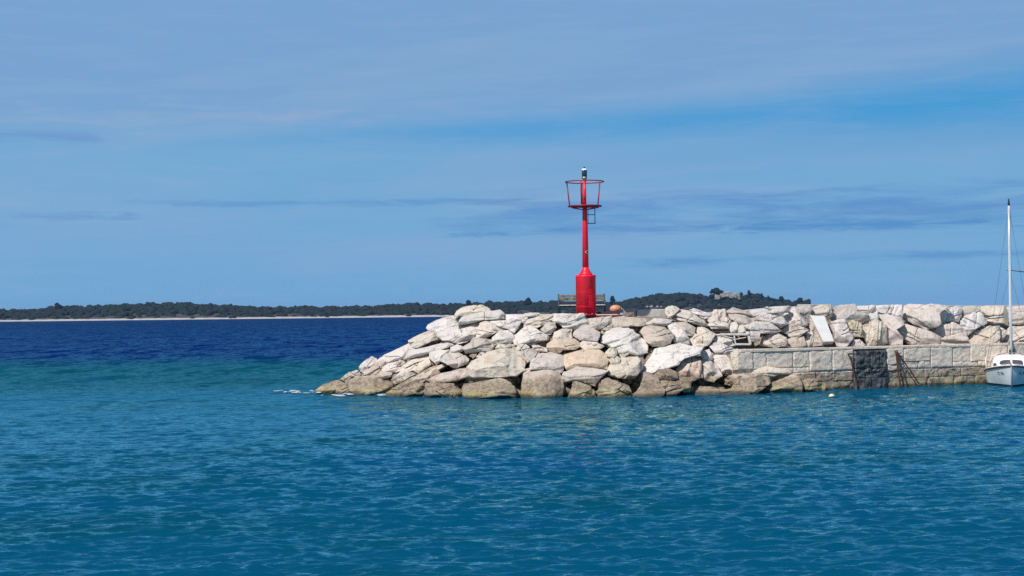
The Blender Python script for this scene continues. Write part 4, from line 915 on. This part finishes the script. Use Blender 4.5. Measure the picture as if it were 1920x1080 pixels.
def make_rock(idx, crop, zone, tint, bed, pts, label):
    rs = np.random.RandomState(100 + idx); ox, oy = CR[crop]; sc = 5.4 if crop == 'E' else 9.0
    P2 = [tuple(map(float, q.split(','))) for q in pts.split()]
    P2 = [(ox + a / sc, oy + b / sc) for a, b in P2]
    cx = sum(p[0] for p in P2) / len(P2); cy = sum(p[1] for p in P2) / len(P2)
    c3 = hit(zone, cx, cy)
    tilt = {'r': 38, 'q': 14, 'f': 32, 'c': 30}[zone] + rs.uniform(-7, 7); yaw = rs.uniform(-14, 14)
    if zone == 'r' and cx < 880: yaw -= 16
    t_, y_ = R(tilt), R(yaw)
    nv = Vector((math.sin(y_) * math.cos(t_), -math.cos(y_) * math.cos(t_), math.sin(t_)))
    V3 = []
    for p in P2:
        d = ray(*p); k = (c3 - Vector((0, 0, CAM_H))).dot(nv) / d.dot(nv); V3.append(Vector((0, 0, CAM_H)) + d * k)
    c3 = sum(V3, Vector()) / len(V3)
    U = (Vector((1, 0, 0)) - nv * nv.x).normalized(); Vv = nv.cross(U)
    poly = np.array([((p - c3).dot(U), (p - c3).dot(Vv)) for p in V3])
    # radius of the outline by angle
    NS = 112; th = np.linspace(0, 2 * np.pi, NS, endpoint=False); rr = np.zeros(NS)
    for cx_, cy_ in poly:                              # keep a sample exactly on every corner of the outline
        a_ = math.atan2(cy_, cx_) % (2 * math.pi); k = int(np.argmin(np.abs((th - a_ + math.pi) % (2 * math.pi) - math.pi))); th[k] = a_
    th = np.sort(th)
    A = poly; B = np.roll(poly, -1, 0)
    for k, a in enumerate(th):
        dx, dy = math.cos(a), math.sin(a); best = 0
        for (x1, y1), (x2, y2) in zip(A, B):
            ex, ey = x2 - x1, y2 - y1; den = dx * ey - dy * ex
            if abs(den) < 1e-9: continue
            tt = (x1 * ey - y1 * ex) / den; ss = (x1 * dy - y1 * dx) / den
            if tt > 0 and -1e-6 <= ss <= 1 + 1e-6: best = max(best, tt)
        rr[k] = best
    rr = np.where(rr <= 0, np.median(rr), rr)
    rr = rr * (1.10 if zone == 'q' else 1.06)
    area = 0.5 * abs(np.sum(A[:, 0] * B[:, 1] - A[:, 1] * B[:, 0])); size = math.sqrt(area)
    ext = poly.max(0) - poly.min(0); mn = min(ext); D = float(np.clip(0.42 * mn, 0.14, 0.6)) * (0.55 if zone == 'q' else 1.0)
    rho = np.concatenate([[0.0], np.linspace(0.05, 0.90, 17), [0.94, 0.97, 0.99, 1.0]])
    # broken faces: the front is the lower envelope of a few planes; rim and sides stay upright, so the outline keeps its corners
    k0 = 0.55 if zone == 'q' else 1.0
    main = np.array([rs.uniform(-.22, .22), rs.uniform(-.25, .10)]) * k0
    cuts = []                                                        # (direction, where the face breaks, how steeply it falls)
    cuts.append((-math.pi / 2 + rs.uniform(-.35, .35), rs.uniform(.15, .70), rs.uniform(1.1, 2.2)))      # undercut lower face
    cuts.append((math.pi / 2 + rs.uniform(-.5, .5), rs.uniform(-.10, .6), rs.uniform(.5, 1.5) * k0))
    cuts.append((rs.uniform(-.6, .6), rs.uniform(.15, .65), rs.uniform(.8, 2.0) * k0))
    cuts.append((math.pi + rs.uniform(-.6, .6), rs.uniform(.2, .7), rs.uniform(.4, 1.4) * k0))
    if rs.rand() < .6: cuts.append((rs.uniform(0, 6.28), rs.uniform(0, .4), rs.uniform(.3, .8) * k0))
    hx, hy = ext[0] / 2, ext[1] / 2
    def hfun(x_, y_):
        u1 = x_ / hx; v1 = y_ / hy; h_ = 1.0 + main[0] * u1 + main[1] * v1
        for a_, p_, s_ in cuts:
            h_ = np.minimum(h_, 1.0 - s_ * (math.cos(a_) * u1 + math.sin(a_) * v1 - p_) + 0.15 * (main[0] * u1))
        return D * np.clip(h_, 0.12, 1.25)
    pos = []
    for r_ in rho[1:]:
        x_ = rr * r_ * np.cos(th); y_ = rr * r_ * np.sin(th); h_ = hfun(x_, y_)
        if r_ > 0.93: h_ = h_ - np.minimum(0.6 * h_, 0.02 + 0.04 * D) * ((r_ - 0.93) / 0.07) ** 2.2
        pos.append(np.stack([x_, y_, h_], 1))
    rings = [0] + list(rho[1:])
    for r_, f_b in ((1.0, -0.25), (1.0, -0.9), (0.93, -1.5), (0.6, -1.9), (0.25, -2.0)):
        pos.append(np.stack([rr * r_ * np.cos(th), rr * r_ * np.sin(th), np.full(NS, f_b * D)], 1)); rings.append(r_)
    z0_ = np.zeros(1)
    L = np.concatenate([[[0, 0, float(hfun(z0_, z0_)[0])]]] + pos + [[[0, 0, -2.0 * D]]])
    for _ in range(7):                       # chipped corners and edges
        az = rs.uniform(0, 2 * np.pi); ti = rs.uniform(.5, 1.0)
        m = np.array([math.cos(az) * math.sin(ti), math.sin(az) * math.sin(ti), math.cos(ti)])
        s_ = L @ m; q = s_.max() - rs.uniform(.03, .11) * min(1.4, size); ov = np.maximum(0, s_ - q); L = L - ov[:, None] * m
    wid = np.clip(1.2 * (L[:, 2] / D + 0.55), 0.3, 1)
    off = rs.rand(3) * 90
    W3 = L + off
    nrm = L / (np.linalg.norm(L / np.array([1, 1, 0.7]), axis=1)[:, None] + 1e-6)
    nrm[:, 2] += 0.8 * (L[:, 2] > -0.1 * D); nrm /= np.linalg.norm(nrm, axis=1)[:, None] + 1e-6
    disp = 0.035 * size * fbm(W3 * 1.8 / size, 3) + 0.028 * fbm(W3 * 3.5, 4, 0.6) + 0.022 * ridged(W3 * 3.0, 4)
    if bed is not None:
        a = R(bed); perp = np.array([-math.sin(a), math.cos(a), 0.25])
        sct = (L @ perp) * rs.uniform(3.0, 5.5) + 0.9 * fbm(W3 * 1.0, 2)
        lay = vnoise(np.stack([sct + off[0], np.full(len(L), 3.3), np.full(len(L), 1.7)], 1))
        amp = 0.075 if bed < 80 or bed > 95 else 0.06
        disp = disp + amp * (np.clip(lay * 5, -1, 1)) * (0.5 + 0.5 * fbm(W3 * 1.1, 2))
    for _ in range(rs.randint(0, 4)):              # fractures run nearly straight across the stone
        ca = (R(bed) if bed is not None and rs.rand() < .6 else rs.uniform(0, 3.14)) + rs.uniform(-.2, .2)
        dd = L[:, 0] * -math.sin(ca) + L[:, 1] * math.cos(ca) + L[:, 2] * rs.uniform(-.4, .4) - rs.uniform(-.3, .3) * mn + .10 * fbm(W3 * 1.4 + 31, 3)
        side = L[:, 0] * math.cos(ca) + L[:, 1] * math.sin(ca) + rs.uniform(-.2, .5) * mn
        disp = disp - (0.09 * np.exp(-(dd / 0.022) ** 2) + rs.uniform(0, .05) * (dd > 0)) * (side > 0)
    L = L + nrm * (disp * wid)[:, None]
    tow = (Vector((0, 0, CAM_H)) - c3); tow.z *= .5; tow.normalize(); tow = (tow * .88 + nv * .12).normalized()
    Wd = np.array([U[:], Vv[:], tow[:]])
    push = -D * 0.6 + rs.uniform(-0.06, 0.06)
    X = L @ Wd + np.array((tow * push)[:])
    nr = len(rings) - 1; q = []
    for k in range(nr - 1):
        a = 1 + k * NS + np.arange(NS); b = 1 + k * NS + (np.arange(NS) + 1) % NS
        q.append(np.stack([a, a + NS, b + NS, b], 1))
    q = np.concatenate(q)
    j = np.arange(NS); last = 1 + nr * NS; b0 = 1 + (nr - 1) * NS
    tr = np.concatenate([np.stack([np.zeros(NS, int), 1 + j, 1 + (j + 1) % NS], 1),
                         np.stack([np.full(NS, last), b0 + (j + 1) % NS, b0 + j], 1)])
    me = mesh_np('boulder', X, q, tr, M_ROCK, smooth=False)
    o = link('boulder', me); o.location = c3
    c = TINT[tint]; k_ = rs.uniform(0.90, 1.04) * 0.74
    k_ *= 1.08; o.color = (c[0] * k_ * 1.02, c[1] * .985 * k_ * rs.uniform(0.985, 1.015), c[2] * k_ * .97 * rs.uniform(0.97, 1.03), 1)
    grp = {'r': 'boulders of the breakwater head', 'c': 'boulders of the breakwater head', 'q': 'armour stones above the quay walkway', 'f': 'eroded rocks at the foot of the quay'}[zone]
    tag(o, label, 'rock', grp)
for n_, r_ in enumerate(ROCKS): make_rock(n_, *r_)
# ------------------------------------------------------------------ far island
ISL = [(-900, 574), (-500, 577), (-200, 580), (0, 578), (60, 576), (120, 571), (180, 570), (240, 567), (310, 565), (340, 564.5), (390, 568), (430, 570), (500, 572), (560, 571), (600, 572), (660, 571), (720, 569), (770, 567), (820, 567),
       (880, 565), (930, 563), (980, 561), (1040, 562), (1100, 565), (1150, 565), (1165, 562), (1200, 553), (1230, 549), (1260, 545.5), (1290, 545), (1320, 551), (1345, 551), (1375, 548), (1420, 547), (1440, 552), (1465, 560), (1500, 560), (1514, 563), (1523, 568), (1532, 580)]
IY = 1750.0
hill_px = np.array([p[0] for p in ISL]); hor = HY - (hill_px - 960) * ROLL
hill_z = (hor - np.array([p[1] for p in ISL])) * IY * 1.06 / F + CAM_H
def Hx(px): return np.interp(px, hill_px, hill_z)
def island():
    nx = 900; ny = 40; px = np.linspace(-900, 1538, nx); t = np.linspace(0, 1, ny)
    PX, T = np.meshgrid(px, t); Yv = IY + 10 + T * 230; sh = 14 * fbm(np.stack([PX * .012, PX * 0, PX * 0], 2), 4, .6)
    Yv = Yv + sh * (1 - T)
    X = (PX - 960) / F * Yv
    top = np.maximum(Hx(PX) - 5.5, .5); prof = np.clip((T - .05) / .8, 0, 1) ** .75
    endf = np.clip((1537 - PX) / 12, 0, 1)
    beach = np.clip(T / .05, 0, 1) * 1.9 * (0.75 + .5 * fbm(np.stack([PX * .05, T, PX * 0], 2), 3))
    Z = (-.6 + beach + np.maximum(top - 1.8, 0) * prof + .8 * fbm(np.stack([X * .05, Yv * .05, X * 0], 2), 3) * (T > .06)) * endf - (1 - endf) * 1
    Z = np.where(T > .97, -.8, Z)
    V = np.stack([X, Yv, Z], 2).reshape(-1, 3); i = np.arange(ny - 1)[:, None] * nx + np.arange(nx - 1)[None, :]
    q = np.stack([i, i + 1, i + 1 + nx, i + nx], 2).reshape(-1, 4)
    M = bpy.data.materials.new('island ground'); M.use_nodes = True; t_ = NT(M.node_tree); b = t_.n['Principled BSDF']
    geo = t_.n.new('ShaderNodeNewGeometry'); z = t_.sep(geo.outputs['Position'])[2]
    zz = t_.m('ADD', z, t_.m('MULTIPLY', t_.noise(geo.outputs['Position'], .12, 4, .6), 1.6))
    t_.put(b.inputs['Base Color'], t_.mix(t_.step(zz, 2.3, 2.8), (0.46, 0.43, 0.40, 1), (0.055, 0.05, 0.045, 1))); b.inputs['Roughness'].default_value = .95
    o = link('hills', mesh_np('hills', V, q, None, M, True)); tag(o, kind='structure')
island()
def foliage_mat(nm, a, b_):
    M = bpy.data.materials.new(nm); M.use_nodes = True; t = NT(M.node_tree); b = t.n['Principled BSDF']
    geo = t.n.new('ShaderNodeNewGeometry'); n = t.noise(geo.outputs['Position'], .35, 5, .7); n2 = t.noise(geo.outputs['Position'], .045, 3, .6)
    c = t.mix(t.step(n, .38, .66), (*a, 1), (*b_, 1)); c = t.mix(t.m('MULTIPLY', t.step(n2, .45, .65), .5), c, (0.025, 0.022, 0.022, 1))
    t.put(b.inputs['Base Color'], c); b.inputs['Roughness'].default_value = .9; b.inputs['Specular IOR Level'].default_value = .15; return M
M_FOL = foliage_mat('maquis foliage', (0.009, 0.018, 0.015), (0.021, 0.034, 0.024)); M_PINE = foliage_mat('pine foliage', (0.005, 0.013, 0.013), (0.013, 0.024, 0.019))
M_BARK = mat('bark', (0.10, 0.075, 0.055), .9)
bm = bmesh.new(); bmesh.ops.create_icosphere(bm, subdivisions=2, radius=1); IV = np.array([v_.co[:] for v_ in bm.verts]); IT = np.array([[v_.index for v_ in f__.verts] for f__ in bm.faces]); bm.free()
def clump_mesh(centres, nm, material, amp=.28):
    Vs, Ts = [], []; rs = np.random.RandomState(4)
    for k, (c, r_) in enumerate(centres):
        P = IV * (1 + amp * vnoise(IV * 2.1 + k * 3.7)[:, None] + .16 * vnoise(IV * 5 + k)[:, None]) * np.array(r_) + np.array(c)
        Vs.append(P); Ts.append(IT + k * len(IV))
    return mesh_np(nm, np.concatenate(Vs), None, np.concatenate(Ts), material)
def forest():
    rs = np.random.RandomState(21); L_ = []
    for k in range(3600):
        px = rs.uniform(-880, 1527); t = rs.rand() ** .8
        Yv = IY + 24 + t * 195; H = Hx(px); g = max(0, (H - 7)) * np.clip((t - .03) / .8, 0, 1) ** .75 + 1.0
        r_ = rs.uniform(2.6, 6.0) * (.75 + .35 * t)
        if 1335 < px < 1392 and .35 < t < .80: r_ *= .6
        if px > 1512: r_ = min(r_, 3)
        X = (px - 960) / F * Yv; h = r_ * rs.uniform(.5, .8); ctop = g + h * 1.3
        lim = (H - .2) * Yv / (IY * 1.06)
        cz_ = min(ctop, lim + rs.uniform(-.8, .9)) - h
        L_.append(((X, Yv, cz_), (r_, r_, h)))
        for _ in range(2 if t > .25 else 1):
            L_.append(((X + rs.uniform(-1, 1) * r_, Yv - 1, cz_ + rs.uniform(-.6, .75) * h), (r_ * .45, r_ * .45, h * .5)))
    o = link('forest', clump_mesh(L_, 'forest', M_FOL)); tag(o, kind='stuff')
forest()
# trees that stand out on the island's skyline
def far_tree(px, ytop, wpx, hpx, label, grp='trees standing out on the island skyline', Yv=None, pine=True, conical=False):
    Yv = Yv or IY + 150; sc = Yv / F; hz_ = HY - (px - 960) * ROLL
    top = CAM_H + (hz_ - ytop) * sc; Wm = wpx * sc; Hm = hpx * sc; X = (px - 960) / F * Yv
    root = empty('tree', (X, Yv, top - Hm - 5)); tag(root, label, 'tree', grp)
    rs = np.random.RandomState(int(px)); L_ = []
    for k in range(46):
        a = rs.uniform(0, 6.28); u_ = rs.rand() ** .5; zz = rs.rand()
        env = (math.sqrt(max(0, 1 - (zz * 1.05 - .1) ** 2)) if not conical else (1 - zz * .85)) * Wm / 2
        r_ = Wm * rs.uniform(.09, .17) + .35
        L_.append(((math.cos(a) * max(env - r_ * .6, .1) * u_, math.sin(a) * max(env - r_ * .6, .1) * u_, 1.0 + zz * max(Hm + 4 - r_, .5)), (r_, r_, r_ * .75)))
    link('crown', clump_mesh(L_, 'crown', M_PINE), root)
    tk = MB(); tk.tube([(0, 0, -2), (.3, 0, 3), (0, 0, 5 + Hm * .5)], [.55, .4, .2], 8)
    for k in range(5):
        a = k * 1.3; tk.tube([(0, 0, 4 + k * .4), (math.cos(a) * Wm * .25, math.sin(a) * Wm * .25, 6 + Hm * .4)], [.2, .08], 6)
    tk.build('trunk', M_BARK, root)
far_tree(108, 566, 17, 9, 'lone round-topped tree rising above the left end of the island')
far_tree(1343, 538, 31, 15, 'largest round tree beside the pale ruin on the island hill')
far_tree(1404, 543.5, 9, 9, 'small upright tree right of the pale ruin')
far_tree(1428, 549, 7, 7, 'pointed tree second from the pale ruin on its right', conical=True)
far_tree(1440, 553, 6, 7, 'slim pointed tree halfway down the right end of the hill', conical=True)
far_tree(1464.5, 554.5, 13, 8, 'round tree near the right foot of the hill')
far_tree(1500, 557, 20, 10, 'broad low tree at the very right tip of the island')
far_tree(990, 557, 14, 7, 'low round tree on the skyline left of the beacon')
far_tree(878, 561.5, 13, 6, 'low tree on the skyline above the topmost left boulder')
far_tree(1148, 553.5, 12, 12, 'dark tree on the skyline just right of the bench')
# pale ruin half hidden in the trees
def ruin():
    Yv = IY + 70; sc = Yv / F
    def at(px, py): p = atY(px, py, Yv); return p
    base = at(1365, 560); root = empty('ruin', base); tag(root, 'pale stone ruin half hidden among trees on the island hill', 'ruin')
    M_R = mat('old pale masonry', (0.34, 0.31, 0.28), .95, var=.5, vscale=.25, dirt=(0.16, 0.15, 0.13))
    def wall(x0, x1, yt, yb, dep, nm):
        a, b = at(x0, yt), at(x1, yb); mb = MB(); mb.box(((a.x + b.x) / 2 - base.x, dep, (a.z + b.z) / 2 - base.z), (b.x - a.x, 3.0, a.z - b.z))
        bmesh.ops.subdivide_edges(mb.bm, edges=mb.bm.edges[:], cuts=7, use_grid_fill=True)
        co = np.array([v_.co[:] for v_ in mb.bm.verts]); dn = fbm(co * .35 + x0, 4, .6)
        for v_, d_ in zip(mb.bm.verts, dn): v_.co += Vector((d_ * 1.2, d_ * 1.2, d_ * 1.6))
        mb.build(nm, M_R, root)
    wall(1340, 1350, 553, 561, 0, 'broken_wall'); wall(1350, 1366, 551.5, 556, 0, 'wall'); wall(1366, 1381, 551, 558, 1, 'wall'); wall(1378, 1388, 549.5, 561, 3, 'broken_wall')
    a = at(1367, 548); m_ = MB(); m_.lathe([(5.2, 0), (4.8, 1.2), (3.4, 2.3), (1.2, 2.9)], (a.x - base.x, 14, a.z - base.z - 1.5), 16); m_.build('vaulted_roof', M_R, root)
ruin()
# pale rocks on the near shore of the hill
M_SHORE = mat('shore stone', (.30, .27, .25), .95, var=.4, vscale=.5)
def shore_rocks():
    Yv = IY - 4
    for k, px in enumerate((1214, 1222, 1233, 1240)):
        p = atY(px, 575.5, Yv); r_ = (1.1, 1.5, 1.2, .9)[k]
        o = link('shore_house', clump_mesh([((0, 0, 0), (r_ * 1.5, 2, r_))], 'shore_rock', M_SHORE, .3)); o.name = 'shore_rock'; o.location = p
        tag(o, ['pale rock on the island shore, leftmost of a row of four', 'largest pale rock in the row of four on the island shore', 'third pale rock from the left in the island shore row', 'rightmost and smallest pale rock on the island shore'][k], 'rock', 'pale rocks on the island shore')
shore_rocks()

# ------------------------------------------------------------------ foam at the tip of the breakwater
def foam():
    rs = np.random.RandomState(2); Vs, Ts = [], []; k = 0
    for _ in range(26):
        px = 515 + 85 * rs.rand() ** .8; c_ = 737.5 - 2.0 * (600 - px) / 85
        py = c_ + rs.normal(0, 1.6)
        if rs.rand() < .12: px, py = rs.uniform(590, 606), rs.normal(722, 3)
        if rs.rand() < .25: px, py = rs.uniform(600, 735), 741 + rs.normal(0, .7)
        p = atZ(px, py, .02); r_ = rs.uniform(.02, .07)
        P = IV * (1 + .4 * vnoise(IV * 2 + k)[:, None]) * np.array([r_ * 3.5, r_ * 2.4, .012 + .02 * rs.rand()]) + np.array([p.x, p.y, .03 + .05 * rs.rand()])
        Vs.append(P); Ts.append(IT + k * len(IV)); k += 1
    o = link('foam', mesh_np('foam', np.concatenate(Vs), None, np.concatenate(Ts), mat('sea foam', (0.42, 0.50, 0.54), .6))); tag(o, kind='stuff')
foam()

# ------------------------------------------------------------------ haze over the whole scene
hb = MB(); hb.box((0, 3150, 22), (12800, 6600, 50)); M = bpy.data.materials.new('haze'); M.use_nodes = True; t = NT(M.node_tree); t.n.clear()
o_ = t.n.new('ShaderNodeOutputMaterial'); pv = t.n.new('ShaderNodeVolumePrincipled'); pv.inputs['Color'].default_value = (0.30, 0.52, 1.0, 1); pv.inputs['Density'].default_value = 0.00005
t.l.new(pv.outputs[0], o_.inputs['Volume']); hz_o = hb.build('haze', M); tag(hz_o, kind='stuff')
